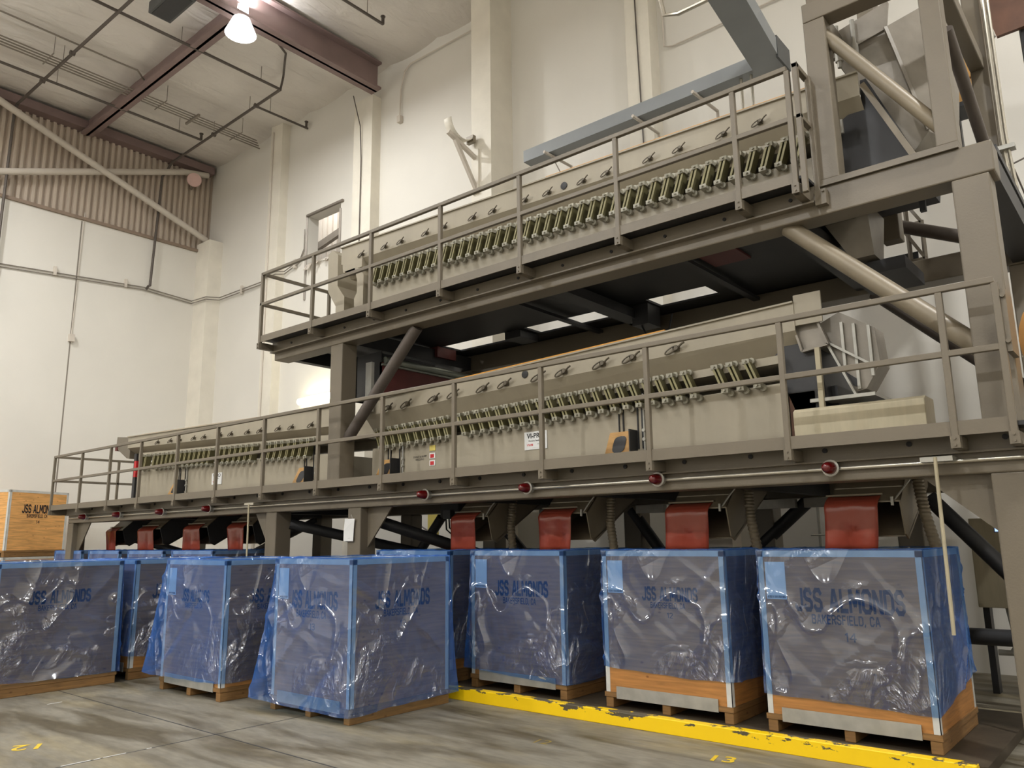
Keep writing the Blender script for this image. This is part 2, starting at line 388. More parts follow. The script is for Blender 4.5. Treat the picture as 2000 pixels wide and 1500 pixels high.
# the room seen through the opening
mb = MB()
for i in range(40):
    x = -20+i*.25; mb.box(x, x+.16, 13.2, 13.3, 0, 12.4); mb.box(x+.16, x+.25, 13.26, 13.34, 0, 12.4)
struct('wall_beyond', mb, white_pipe)
struct('trim_1', MB().bar((-19.2, 12.9, 9.7), (-15.5, 12.9, 10.4), .12, .2), conduit_g)
# left wall: tilt-up panel below, ribbed siding above
wl = struct('wall_left', MB().box(XL-.3, XL+.1, YF, YB, 0, 9.72), white)
mb = MB(); y = YF; i = 0
while y < YB:
    vs = []
    for z in (9.7, ZC+.1):
        for (yy, xx) in ((y, XL-.10), (y+.02, XL-.02), (y+.09, XL-.02), (y+.11, XL-.10), (y+.16, XL-.10)): vs.append((xx, yy, z))
    mb.add(vs, [(j, j+1, j+6, j+5) for j in range(4)]); y += .16
mb.build('ribbed_siding', siding, wl)
MB().box(XL-.2, XL+.16, YF, YB-.1, 9.68, 9.76).build('siding_ledge', siding_d, wl)
MB().box(XL-.2, XL+.25, YF, YB-.1, 12.1, 12.32).build('eave_beam', maroon, wl)
MB().box(XL+.098, XL+.104, 7.40, 7.43, 0, 9.66).build('panel_joint', conduit_g, wl)
struct('wall_right', MB().box(XR, XR+.3, YF, YB+4, 0, ZC+.1), white)
struct('wall_front', MB().box(XL-.5, XR, YF-.3, YF, 0, ZC+.1), white)
# pilasters on the back wall
def pil(nm, x0, x1, yf, zt, x2=None):
    mb = MB().box(x0, x1, yf, YB+.02, 0, zt)
    o = struct(nm, mb, white2); return o
pil('trim_2', -20.42, -19.72, 10.5, 9.9)
pil('trim_3', -17.15, -16.64, 10.66, ZC)
MB().tube((-17.02, 10.64, 0), (-17.02, 10.64, 12.2), .02, 8).build('corner_conduit', white_pipe, bpy.data.objects['trim_3'])
pil('trim_4', -13.65, -13.0, 10.64, 11.7)
pil('trim_5', -9.55, -9.05, 10.26, ZC)
pil('trim_6', -6.25, -5.79, 10.6, ZC)
# roof steel
def ibeam_y(nm, x, ya, yb, zb, zt, wf, m):
    mb = MB().box(x-.03, x+.03, ya, yb, zb, zt).box(x-wf/2, x+wf/2, ya, yb, zb, zb+.05).box(x-wf/2, x+wf/2, ya, yb, zt-.05, zt)
    return struct(nm, mb, m)
ibeam_y('trim_7', -12.85, YF, 10.62, 11.68, 12.36, .34, maroon)
mb = MB().box(XL+.1, -12.9, 7.3, 7.36, 11.98, 12.36).box(XL+.1, -12.9, 7.18, 7.48, 11.98, 12.03)
struct('trim_8', mb, maroon)
# tube bracing on the left wall
struct('trim_9', MB().path([(-20.25, 5.2, 10.15), (-20.25, 9.9, 11.86), (-20.25, 10.6, 12.0)], .085, 12), white_pipe)
struct('trim_10', MB().tube((-20.12, 4.9, 12.07), (-20.12, 10.6, 10.0), .085, 12), white_pipe)

# ================================================================== LAMPS
def highbay(p, label, grp):
    t = thing('high_bay_lamp', label, 'lamp', p[:3], grp)
    x, y, z, pw = p; p = p[:3]
    MB().lathe([(.10, .62), (.12, .60), (.13, .36), (.16, .34), (.30, .0), (.285, .0), (.15, .32), (.05, .33)], p).build('reflector', bell_glow, t)
    MB().tube((x, y, z+.6), (x, y, ZC-.02), .015, 8).build('hanger', conduit_g, t)
    MB().lathe([(.001, .10), (.12, .09), (.2, .05), (.21, .03), (.2, .015), (.001, .01)], p).build('lens', lamp_glow, t)
    ld = bpy.data.lights.new('lamp_light', 'AREA'); ld.shape = 'DISK'; ld.size = .45; ld.energy = LAMP_W*pw; ld.color = LAMP_COL
    lo = bpy.data.objects.new('lamp_light', ld); COL.objects.link(lo); lo.parent = t; lo.location = (0, 0, -.03)
    ud = bpy.data.lights.new('lamp_uplight', 'AREA'); ud.shape = 'DISK'; ud.size = .25; ud.energy = LAMP_W*.45; ud.color = LAMP_COL
    uo = bpy.data.objects.new('lamp_uplight', ud); COL.objects.link(uo); uo.parent = t; uo.location = (0, 0, .66); uo.rotation_euler = (PI, 0, 0)
    return t
for i, p in enumerate(LAMPS):
    highbay(p, 'glaring round high bay lamp hung under the roof beside the maroon beam' if i == 0 else 'high bay lamp hung from the roof out of view', 'high bay lamps in the roof')
t = thing('tube_light', 'glowing fluorescent strip light on the back wall behind the platform leg', 'light', (-14.9, 10.7, 4.8))
MB().box(-15.5, -14.1, 10.72, 10.89, 4.62, 4.70).build('housing', white_pipe, t)
MB().tube((-15.45, 10.68, 4.80), (-14.15, 10.68, 4.80), .075, 12).build('tube', tube_glow, t)
MB().box(-15.5, -14.1, 10.84, 10.89, 4.62, 4.95).build('back_tray', white_pipe, t)
ld = bpy.data.lights.new('added_room_light', 'AREA'); ld.size = 2; ld.energy = 130; ld.color = LAMP_COL  # unseen light without a fixture, added to brighten the room behind the opening
lo = bpy.data.objects.new('added_room_light', ld); COL.objects.link(lo); lo.location = (-17, 12.1, 12.2)

# ================================================================== STEEL PLATFORMS
RY = 6.10            # guard rail plane
FB0, FB1 = 6.37, 6.62  # front beam
BB0, BB1 = 8.90, 9.15  # back beam
def guard_rail(root, xs, zt, zm, zpost, ztoe0, ztoe1, endx, endy, endposts):
    g = MB().box(xs[0], xs[-1], RY, RY+.045, zt-.045, zt).build('guard_rail', steel, root, .006)
    MB().box(xs[0], xs[-1], RY+.002, RY+.043, zm-.022, zm+.022).build('mid_rail', steel, g, .005)
    MB().box(xs[0], xs[-1], RY+.012, RY+.024, ztoe0, ztoe1).build('toe_plate', steel, g)
    p0 = MB().box(-.0225+xs[0], .0225+xs[0], RY, RY+.045, zpost, zt-.045).build('post', steel, g, .005)
    k0 = MB().box(xs[0]-.035, xs[0]+.035, RY+.03, 6.335, zpost, ztoe0-.005).build('bracket', steel, g)
    for x in xs[1:]:
        duppart(p0, (x-xs[0], 0, 0), g); duppart(k0, (x-xs[0], 0, 0), g)
    b0 = MB().box(xs[0]-.03, xs[0]+.03, RY-.012, RY+.03, zpost, zpost+.085).lathe([(.009, 0), (.009, .012)], (xs[0], RY-.024, zpost+.02), 'y', 8).lathe([(.009, 0), (.009, .012)], (xs[0], RY-.024, zpost+.065), 'y', 8).build('bolt_clip', steel, g)
    for x in xs[1:]: duppart(b0, (x-xs[0], 0, 0), g)
    e = MB().box(endx, endx+.045, RY, endy, zt-.045, zt).build('end_rail', steel, g, .005)
    MB().box(endx, endx+.045, RY, endy, zm-.022, zm+.022).build('mid_rail', steel, g, .005)
    for y in endposts: MB().box(endx, endx+.045, y, y+.045, ztoe0, zt-.04).build('post', steel, g, .005)
    return g
# ---- lower platform
lp = thing('steel_platform', 'long lower grey steel platform on legs over the row of blue-wrapped bins', 'platform', (-8.7, 7.7, 0))
MB().box(-16.75, -.72, FB0, FB1, 2.01, 2.30).build('front_beam', steel, lp, .012)
MB().box(-16.75, -.72, BB0, BB1, 2.01, 2.30).build('back_beam', steel, lp, .012)
MB().box(-16.75, -.72, 6.33, 6.345, 2.165, 2.33).box(-16.75, -.72, 6.30, 6.37, 2.155, 2.168).build('web_plate', steel, lp)
MB().box(-17.0, -.72, RY+.03, 6.36, 2.30, 2.33).box(-17.0, -16.75, 6.36, 9.4, 2.30, 2.33).build('deck', steel_dark, lp)
MB().box(-16.98, -.72, 8.2, 9.4, 2.30, 2.33).build('deck', steel_dark, lp)
MB().box(-16.4, -.9, 6.62, 8.2, 2.305, 2.33).build('deck', steel_dark, lp)
MB().box(-16.99, -16.96, RY+.04, 9.4, 2.17, 2.37).build('edge_plate', steel, lp)
L0 = MB().box(-16.75, -16.5, FB0, FB1, 0, 2.01).build('leg', steel, lp, .012)
for x in (-9.905, -8.08, -1.0): duppart(L0, (x+16.75, 0, 0), lp)
B0 = MB().box(-16.75, -16.5, BB0, BB1, 0, 2.01).build('back_leg', steel, lp, .012)
for x in (-12.3, -9.905, -8.08, -7.0, -5.6, -3.85, -2.3, -.97): duppart(B0, (x+16.75, 0, 0), lp)
def gus(pts, y=6.49): MB().prism(pts, 'y', y, y+.02).build('gusset', steel, lp)
gus([(-16.5, 2.01), (-15.95, 2.01), (-16.5, 1.36)], 6.47)
gus([(-9.905, 2.01), (-10.35, 2.01), (-9.905, 1.4)])
gus([(-7.83, 2.01), (-7.38, 2.01), (-7.83, 1.52)])
gus([(-1.0, 2.01), (-1.46, 2.01), (-1.0, 1.60)])
for (a, b) in (((-16.5, 7.4, 1.75), (-14.4, 8.9, 1.05)), ((-9.65, 6.6, 1.85), (-8.1, 8.9, 1.2)), ((-7.8, 6.6, 1.85), (-6.3, 8.9, .95)), ((-7.9, 8.95, 1.95), (-7.0, 8.95, 1.1)),
               ((-5.5, 8.95, 1.95), (-5.0, 8.95, 1.3)), ((-3.2, 8.95, 1.98), (-3.9, 8.95, 1.4)), ((-6.3, 8.95, 1.98), (-6.9, 8.95, 1.3)), ((-1.9, 8.6, 1.95), (-.9, 8.6, .75)), ((-9.0, 8.95, 1.95), (-9.7, 8.95, 1.2)),
               ((-1.9, 8.6, .66), (-.8, 8.6, .66)), ((-16.0, 8.95, .9), (-12.2, 8.95, 2.0))):
    MB().tube(a, b, .075, 12).build('brace', steel_dark, lp)
for x in (-15.2, -13.65, -12.1, -10.6, -6.2, -4.6, -3.0):
    MB().box(x-.06, x+.06, 6.62, 8.9, 2.02, 2.16).build('cross_beam', steel_dark, lp)
for a, b in ((-5.35, -4.95), (-4.88, -4.6), (-3.75, -3.3), (-3.2, -2.75), (-6.9, -6.5)): MB().box(a, b, 8.80, 8.88, 1.90, 2.0).build('cable_tray', galv, lp)
LX = [-17.0, -15.70, -14.49, -13.33, -12.08, -10.88, -9.65, -8.41, -7.16, -5.97, -4.76, -3.55, -2.31, -1.14, -.79]
gl = guard_rail(lp, LX, 3.335, 2.84, 2.175, 2.262, 2.362, -17.02, 9.4, (7.34, 9.35))
# clamp plate joining the right end of the rail to the tall leg
MB().box(-.77, -.735, RY+.02, 6.40, 2.80, 3.24).lathe([(.016, 0), (.016, .03)], (-.752, RY-.005, 3.19), 'y', 8).lathe([(.016, 0), (.016, .03)], (-.752, RY-.005, 2.87), 'y', 8).build('clamp_plate', steel, gl)
bolt = MB().lathe([(.02, 0), (.02, .012)], (-16.2, 6.318, 2.25), 'y', 10).build('bolt', black, lp)
for k in range(1, 26): duppart(bolt, (k*.613, 0, 0), lp)
# ---- upper platform
upf = thing('upper_platform', 'raised upper steel platform level carrying the top conveyor', 'platform', (-5.3, 7.7, 2.33))
MB().box(-9.88, -.72, FB0, FB1, 4.20, 4.445).build('front_beam', steel, upf, .012)
MB().box(-9.88, -.72, BB0, BB1, 4.20, 4.455).build('back_beam', steel, upf, .012)
MB().box(-9.88, -2.0, 6.33, 6.345, 4.31, 4.455).box(-9.88, -2.0, 6.29, 6.37, 4.30, 4.314).build('web_plate', steel, upf)
MB().box(-9.9, -2.0, RY+.03, 6.36, 4.465, 4.49).box(-9.9, -2.0, 6.36, 6.84, 4.465, 4.49).build('deck', steel_dark, upf)
MB().box(-9.9, -8.25, 6.84, 9.4, 4.465, 4.49).build('deck', steel_dark, upf)
MB().box(-8.25, -2.3, 6.84, 8.20, 4.465, 4.49).build('deck', steel_dark, upf)
MB().box(-8.25, -2.3, 8.60, 9.4, 4.465, 4.49).build('deck', steel_dark, upf)
for a, b in ((-7.02, -6.66), (-5.44, -4.72), (-3.92, -2.3)): MB().box(a, b, 8.20, 8.60, 4.465, 4.49).build('deck', steel_dark, upf)
MB().box(-7.0, -6.72, 8.2, 8.6, 4.36, 4.46).build('under_box', steel_dark, upf)
MB().box(-4.98, -4.75, 8.3, 8.6, 4.2, 4.46).build('under_box', steel_dark, upf)
MB().path([(-4.9, 8.4, 4.2), (-4.85, 8.4, 4.1), (-4.7, 8.42, 4.06), (-4.55, 8.45, 4.12), (-4.5, 8.45, 4.3)], .012, 6).build('cable', black, upf)
MB().box(-5.16, -4.94, 8.5, 8.9, 4.30, 4.42).build('green_end', green, upf)
MB().box(-8.45, -8.25, 8.1, 8.5, 4.3, 4.46).build('red_end', redpanel, upf)
MB().box(-3.5, -3.1, 7.0, 7.6, 4.44, 4.463).build('red_patch', redpanel, upf)
# stair rail behind the right end
for a, b in (((-1.98, 9.4, 4.46), (-1.98, 9.4, 5.5)), ((-1.83, 9.4, 4.46), (-1.83, 9.4, 5.07)), ((-2.6, 9.4, 5.0), (-1.83, 9.4, 5.05)), ((-2.6, 9.4, 4.6), (-1.83, 9.4, 4.62)), ((-1.83, 9.4, 5.05), (-2.02, 9.4, 5.4)), ((-2.05, 9.4, 5.05), (-1.83, 9.4, 4.62))):
    MB().bar(a, b, .035, .035).build('stair_rail', steel, upf)
MB().box(-1.98, -.93, 6.36, 6.66, 4.447, 4.50).box(-1.98, -.93, 6.34, 6.36, 4.44, 4.455).build('ledge', steel, upf)
MB().box(-9.89, -1.9, 9.40, 9.412, 4.45, 4.72).build('back_toe_plate', steel_dark, upf)
Z = 2.33
q0 = MB().box(-8.54, -8.29, FB0, FB1, Z, 4.20).build('leg', steel, upf, .012)
duppart(q0, (7.53, 0, 0), upf); duppart(q0, (0, BB0-FB0, 0), upf); duppart(q0, (7.53, BB0-FB0, 0), upf)
for x, wd, zb in ((-9.75, .12, 4.22), (-8.42, .22, 4.22), (-5.85, .08, 4.38), (-5.05, .22, 4.30), (-3.6, .08, 4.38), (-2.35, .2, 4.25), (-.85, .24, 4.22)):
    MB().box(x-wd/2, x+wd/2, FB1, BB0, zb, 4.42).build('cross_beam', steel_dark, upf)
MB().tube((-6.98, 6.5, 4.2), (-8.28, 6.5, 2.93), .075, 16).build('pipe_brace', pipe_d, upf)
MB().tube((-2.30, 6.5, 4.22), (-.98, 6.5, 2.93), .075, 16).build('pipe_brace', rust, upf)
MB().tube((-2.30, 9.0, 4.22), (-.98, 9.0, 2.93), .075, 16).build('pipe_brace', pipe_d, upf)
MB().tube((-2.05, 9.0, 4.95), (-1.0, 9.0, 4.45), .07, 14).build('pipe_brace', pipe_d, upf)
UX = [-9.88, -8.65, -7.44, -6.20, -5.0, -3.78, -2.56, -2.07]
guard_rail(upf, UX, 5.485, 5.0, 4.335, 4.43, 4.525, -9.9, 9.4, (7.28, 9.35))
g = MB().box(-2.02, -1.975, RY, RY+.045, 4.33, 5.485).box(-2.02, -1.975, RY, 6.38, 5.44, 5.485).box(-2.02, -1.975, RY, 6.38, 4.98, 5.02).box(-2.0, -1.955, 6.335, 6.38, 4.28, 5.46).build('end_gate', steel, upf, .005)
MB().box(-1.99, -1.9, 6.30, 6.37, 4.27, 4.40).lathe([(.012, 0), (.012, .02)], (-1.92, 6.28, 4.38), 'y', 8).build('clip', steel, g)
bolt = MB().lathe([(.016, 0), (.016, .012)], (-9.4, 6.318, 4.385), 'y', 10).build('bolt', black, upf)
for k in range(1, 13): duppart(bolt, (k*.6, 0, 0), upf)
# ---- hopper tower frame standing on the right end of the upper platform
tw = thing('hopper_frame', 'braced steel tower frame on the right end of the upper platform', 'frame', (-1.4, 7.5, 4.5))
MB().box(-1.98, -1.80, 6.37, 6.55, 4.5, 5.98).build('post', steel, tw, .01)
MB().box(-1.08, -.93, 6.37, 6.55, 4.5, 7.6).build('post', steel, tw, .01)
MB().box(-1.95, -1.83, 6.41, 6.53, 6.16, 7.6).build('post', steel, tw, .01)
MB().box(-1.98, -.93, 6.368, 6.552, 5.98, 6.16).build('top_beam', steel, tw, .01)
MB().tube((-1.88, 6.46, 5.92), (-1.0, 6.46, 4.62), .055, 14).build('pipe_brace', rust, tw)
MB().box(-1.98, -1.80, 8.2, 8.38, 4.5, 7.6).build('post', steel, tw, .01)
MB().box(-1.02, -.87, 8.2, 8.38, 4.5, 7.6).build('post', steel, tw, .01)
MB().box(-1.02, -.90, 6.55, 8.2, 5.98, 6.12).build('side_beam', steel, tw, .01)
MB().box(-1.95, -1.83, 6.55, 8.2, 5.98, 6.12).build('side_beam', steel, tw, .01)
MB().tube((-.95, 6.65, 5.6), (-.9, 8.3, 4.55), .05, 14).build('pipe_brace', pipe_d, tw)
MB().box(-1.1, -.72, 6.62, 8.9, 4.44, 4.50).build('deck', steel_dark, tw)
MB().prism([(7.9, 4.5), (8.5, 4.5), (8.2, 5.1)], 'x', -.88, -.86).build('gusset', steel, tw)

# ================================================================== CONVEYORS
def conveyor(name, label, xa, xb, ba, bb, L, base_z0, springs, lean, latches, yb=8.05, lscale=1.0, seal=None):
    """L: dict of (z at x=0 intercept function) lines; the trough is vibrated on leaf springs leaning by `lean`"""
    zt, zp, zb, zs, zq = (L[k] for k in ('t', 'p', 'b', 's', 'q'))
    root = thing(name, label, 'conveyor', ((xa+xb)/2, 7.45, base_z0))
    def loft(poly):   # poly of (y, zfun) swept from xa to xb
        return poly
    Y0 = 6.85
    def sweep(poly, x0, x1, nm, m, n=1):
        mb = MB(); vs = []; k = len(poly)
        for i in range(n+1):
            x = x0+(x1-x0)*i/n
            for (y, zf) in poly: vs.append((x, y, zf(x) if callable(zf) else zf))
        fs = [(i*k+j, i*k+(j+1) % k, (i+1)*k+(j+1) % k, (i+1)*k+j) for i in range(n) for j in range(k)]
        fs += [tuple(range(k))[::-1], tuple(range(n*k, n*k+k))]
        return mb.add(vs, fs).build(nm, m, root)
    off = lambda f, d: (lambda x: f(x)+d)
    th = .012
    # open-top trough: front wall, tapered flank, floor, back flank, back wall
    sweep([(Y0, zp), (Y0, zt), (Y0+th, zt), (Y0+th, zp), (Y0+.2, off(zb, .02)), (yb-.2, off(zb, .02)), (yb-th, zp), (yb-th, zt), (yb, zt), (yb, zp), (yb-.19, zb), (Y0+.19, zb)], xa, xb, 'trough', body)
    sweep([(Y0-.025, off(zt, -.012)), (Y0-.025, off(zt, .004)), (Y0+.03, off(zt, .004)), (Y0+.03, off(zt, -.012))], xa, xb, 'top_lip', body)
    sweep([(Y0+.01, off(zt, .004)), (Y0+.01, off(zt, seal[2])), (Y0+.05, off(zt, seal[2])), (Y0+.05, off(zt, .004))], seal[0], seal[1], 'top_seal', orange)
    # spring rails
    sweep([(Y0+.0, off(zs, -.07)), (Y0+.0, off(zb, -.005)), (Y0+.19, off(zb, -.005)), (Y0+.19, off(zs, -.07))], ba, bb, 'spring_rail', body)
    sweep([(yb-.25, off(zs, -.07)), (yb-.25, off(zb, -.005)), (yb-.13, off(zb, -.005)), (yb-.13, off(zs, -.07))], ba, bb, 'spring_rail', body)
    # base frame (side panels) standing on the deck
    sweep([(Y0, base_z0), (Y0, off(zq, .03)), (Y0+.02, off(zq, .03)), (Y0+.02, base_z0)], ba, bb, 'base_panel', body)
    sweep([(yb-.02, base_z0), (yb-.02, off(zq, .03)), (yb, off(zq, .03)), (yb, base_z0)], ba, bb, 'base_panel', body)
    sweep([(Y0+.1, base_z0), (Y0+.1, base_z0+.1), (yb-.1, base_z0+.1), (yb-.1, base_z0)], ba, bb, 'base_floor', steel_dark)
    for x in (ba, bb-.02):
        sweep([(Y0+.02, base_z0), (Y0+.02, off(zq, .02)), (yb-.02, off(zq, .02)), (yb-.02, base_z0)], x, x+.02, 'end_panel', body)
    # leaf springs: olive slats with zinc clamps
    x0 = springs[0]; zc = (zs(x0)+zq(x0))/2; hh = (zs(x0)-zq(x0))/2
    def slatbox(mb, dx, y0, y1, wd, e=1.):
        a = (x0-lean*e+dx, zc-hh*e); b = (x0+lean*e+dx, zc+hh*e)
        mb.prism([(a[0]-wd, a[1]), (a[0]+wd, a[1]), (b[0]+wd, b[1]), (b[0]-wd, b[1])], 'y', y0, y1); return mb
    mb = slatbox(slatbox(MB(), -.02, 6.745, 6.845, .011), .02, 6.745, 6.845, .011)
    sp = mb.build('leaf_spring', slat, root)
    slatbox(slatbox(MB(), -.02, 6.742, 6.7455, .011), .02, 6.742, 6.7455, .011).build('slat_edge', slat_y, sp)
    for sgn in (1, -1):
        cx, cz = x0+lean*sgn*.92, zc+hh*sgn*.9
        MB().box(cx-.034, cx+.034, 6.736, 6.85, cz-.021, cz+.021).lathe([(.03, 0), (.03, .03)], (cx+.03, 6.80, cz-.018*(1 if sgn < 0 else -.6)), 'y', 10).lathe([(.012, 0), (.012, .02)], (cx, 6.715, cz), 'y', 8).build('clamp', clampm, sp)
    for x in springs[1:]:
        duppart(sp, (x-x0, 0, (zs(x)+zq(x))/2-zc), root)
    # latches on the trough wall
    for i, x in enumerate(latches):
        z = zp(x)+.045
        if i == 0:
            x00, z00 = x, z
            k_ = lscale
            mb = MB().box(x-.022*k_, x+.022*k_, 6.83, 6.85, z-.014*k_, z+.016*k_)
            pts = [(x-.028*k_+.042*k_*math.cos(a)+.010*k_*math.sin(a), 6.818, z-.004*k_+.020*k_*math.sin(a)+.012*k_*math.cos(a)) for a in [q*2*PI/14 for q in range(0, 15)]]
            mb.path(pts, .0052*k_, 6).path([(x-.01*k_, 6.82, z), (x+.02*k_, 6.812, z+.004*k_), (x+.05*k_, 6.805, z+.024*k_), (x+.068*k_, 6.80, z+.03*k_)], .0065*k_, 6).tube((x+.01*k_, 6.80, z+.004*k_), (x+.01*k_, 6.85, z+.004*k_), .014*k_, 8)
            lt = mb.build('latch', latchm, root)
        else: duppart(lt, (x-x00, 0, z-z00), root)
    return root, sweep
lnf = lambda x0, z0, s: (lambda x: z0+s*(x-x0))
# upper conveyor
UL = dict(t=lnf(-9, 5.85, -.0300), p=lnf(-8.6, 5.58, -.0250), b=lnf(-7.3, 5.365, -.026), s=lnf(-8.07, 5.33, -.026), q=lnf(-8.16, 5.085, -.025))
sx = [-8.12+.1508*k for k in range(40)]
uc, _ = conveyor('vibrating_conveyor', 'top vibrating conveyor on the upper platform with a row of forward leaning springs', -9.0, -1.70, -8.35, -1.95, UL, 4.49, sx, .042,
    [-8.5, -8.0, -7.67, -7.18, -6.84, -6.33, -5.99, -5.49, -5.14, -4.65, -4.33, -3.8, -3.45, -2.97, -2.6], lscale=1.15, seal=(-5.2, -2.1, .03))
# discharge end plates at the left end of the upper conveyor
MB().prism([(-9.52, 5.92), (-9.40, 5.96), (-9.28, 5.86), (-9.27, 5.36), (-9.10, 5.16), (-9.10, 4.49), (-9.3, 4.49), (-9.3, 5.05), (-9.50, 5.32)], 'y', 7.0, 7.5).build('discharge_plate', body, uc)
MB().prism([(-8.95, 5.62), (-8.5, 5.62), (-8.5, 5.44), (-8.92, 5.44)], 'y', 6.83, 7.9).build('discharge_plate', body, uc)
MB().prism([(-8.86, 5.44), (-8.62, 5.44), (-8.56, 5.24), (-8.56, 5.06), (-8.62, 4.98), (-8.58, 4.49), (-8.42, 4.49), (-8.42, 5.3), (-8.56, 5.44)], 'y', 6.8, 7.2).build('discharge_plate', body, uc)
MB().box(-9.3, -8.45, 6.84, 7.7, 4.49, 4.62).build('discharge_foot', galvbox, uc)
# dark open right end of the upper trough
MB().prism([(-2.0, 5.22), (-1.72, 5.38), (-1.71, 5.60), (-1.66, 5.60), (-1.62, 5.5), (-1.35, 4.8), (-1.37, 4.66), (-1.9, 4.66), (-2.0, 5.0)], 'y', 6.95, 7.95).build('end_boot', steel_dark, uc)
MB().bar((-1.68, 6.9, 5.52), (-1.33, 6.9, 4.70), .05, .06, (0, 1, 0)).build('boot_edge', rust, uc)
MB().lathe([(.03, 0), (.03, .05)], (-1.93, 6.78, 5.17), 'y', 12).box(-2.0, -1.86, 6.83, 6.86, 5.10, 5.23).build('pivot_bearing', galv, uc)
MB().lathe([(.02, 0), (.045, .004), (.045, .012), (.02, .014)], (-4.93, 6.836, 5.56), 'y', 14).build('vent_plate', black, uc)
MB().bar((-5.33, 6.843, 4.735), (-5.04, 6.843, 4.735), .004, .018).build('white_strip', paper, uc)
# lower left conveyor
LLd = dict(t=lnf(-15.47, 3.645, -.0245), p=lnf(-15.44, 3.42, -.0335), b=lnf(-14.93, 3.29, -.034), s=lnf(-14.61, 3.215, -.034), q=lnf(-14.66, 2.95, -.029))
sx = [-14.67+.1605*k for k in range(33) if k not in (2, 16, 24)]
lc, sweep = conveyor('vibrating_conveyor', 'lower left vibrating conveyor left of the tall platform leg, ending beside the wooden crate stack', -15.5, -9.12, -15.0, -9.12, LLd, 2.33, sx, .036,
    [-14.24, -13.76, -13.43, -12.93, -12.59, -12.07, -11.74, -11.24, -10.89, -10.39, -10.05, -9.56], lscale=1.2, seal=(-15.0, -9.3, .014))
MB().prism([(-16.1, 3.70), (-15.5, 3.64), (-15.5, 3.22), (-15.62, 3.24), (-16.12, 3.48)], 'y', 6.9, 8.0).build('end_chute', steel, lc)
MB().box(-16.12, -16.05, 6.88, 8.02, 3.42, 3.50).build('end_lip', redpanel, lc)
MB().box(-15.3, -15.2, 6.9, 7.0, 2.33, 3.3).build('end_support', steel_dark, lc)
MB().box(-15.1, -15.02, 6.82, 6.9, 2.84, 3.14).build('red_guard', redink, lc)
# lower right conveyor
LRd = dict(t=lnf(-5.75, 3.555, .032), p=lnf(-5.75, 3.325, .0215), b=lnf(-5.75, 3.115, .027), s=lnf(-5.75, 3.105, .027), q=lnf(-5.75, 2.835, .0235))
sx = [-7.97, -7.83, -7.70, -7.56, -7.42, -7.27, -7.13, -7.0, -6.87, -6.74]+[-6.46+.15*k for k in range(21)]+[-3.14, -2.99, -2.83]
rc, _ = conveyor('vibrating_conveyor', 'lower right vibrating conveyor with backward leaning springs and white warning sticker', -8.38, -2.44, -8.2, -2.6, LRd, 2.33, sx, -.05,
    [-8.31, -7.87, -7.51, -7.0, -6.66, -6.17, -5.83, -5.33, -4.99, -4.49, -4.12, -3.62], lscale=1.6, seal=(-7.0, -3.75, .028))
MB().lathe([(.02, 0), (.045, .004), (.045, .012), (.02, .014)], (-5.55, 6.836, 3.445), 'y', 14).build('vent_plate', black, rc)
MB().prism([(-2.62, 2.95), (-2.68, 3.22), (-2.44, 3.42), (-2.3, 3.30), (-2.24, 2.75), (-2.5, 2.6)], 'y', 6.95, 7.95).build('end_boot', steel_dark, rc)
MB().box(-2.44, -2.2, 6.86, 6.88, 3.44, 3.72).build('end_plate', body, rc)
MB().box(-2.58, -2.35, 6.95, 7.1, 2.35, 2.85).build('motor_guard', rustplate, rc)
MB().prism([(-2.56, 2.9), (-2.2, 2.9), (-2.2, 2.33), (-2.56, 2.33)], 'y', 7.1, 7.9).build('drive_box', black, rc)
# inspection wedges with oval holes and slotted posts
def wedge(root, xl, zb, w=.30, hgt=.19):
    zt = zb+hgt+.12
    fb = [(xl, 6.68, zb-.12), (xl+w, 6.68, zb-.12), (xl+w, 6.83, zt-.12), (xl, 6.83, zt-.12)]
    o = MB().hexa(fb, [(p[0], 6.85, p[2]) for p in fb]).build('inspection_wedge', tan, root)
    n = 16; pts = []
    for k in range(n):
        a = 2*PI*k/n; cx = xl+w/2+.075*(abs(math.cos(a))**.6)*(1 if math.cos(a) > 0 else -1); s_ = (abs(math.sin(a))**.6)*(1 if math.sin(a) > 0 else -1)
        t = .55+.28*s_; pts.append((cx, 6.68+.15*t-.004, zb-.12+(zt-zb)*t+.003))
    MB().add(pts, [tuple(range(n))]).add([(p[0], p[1]+.003, p[2]-.002) for p in pts], [tuple(range(n))]).build('hole', black, o)
    MB().box(xl+w, xl+w+.012, 6.70, 6.85, zb-.1, zt-.12).build('side_plate', steel_dark, o)
    z1 = zt+.24
    MB().box(xl+.10, xl+.112, 6.838, 6.85, zt-.12, z1).box(xl+.15, xl+.165, 6.838, 6.85, zt-.12, z1).box(xl+w+.02, xl+w+.034, 6.838, 6.85, zb, z1+.02).box(xl+w+.07, xl+w+.09, 6.838, 6.85, zb, z1+.02).build('slot', black, root)
    MB().tube((xl+w+.105, 6.83, zb-.1), (xl+w+.105, 6.83, z1), .01, 8).lathe([(.018, 0), (.018, .03)], (xl+w+.105, 6.81, zt-.13), 'y', 8).lathe([(.018, 0), (.018, .03)], (xl+w+.105, 6.81, zt-.22), 'y', 8).build('tie_rod', galv, root)
wedge(rc, -4.42, 2.47); wedge(rc, -7.98, 2.45); wedge(lc, -9.82, 2.47); wedge(lc, -13.5, 2.49)
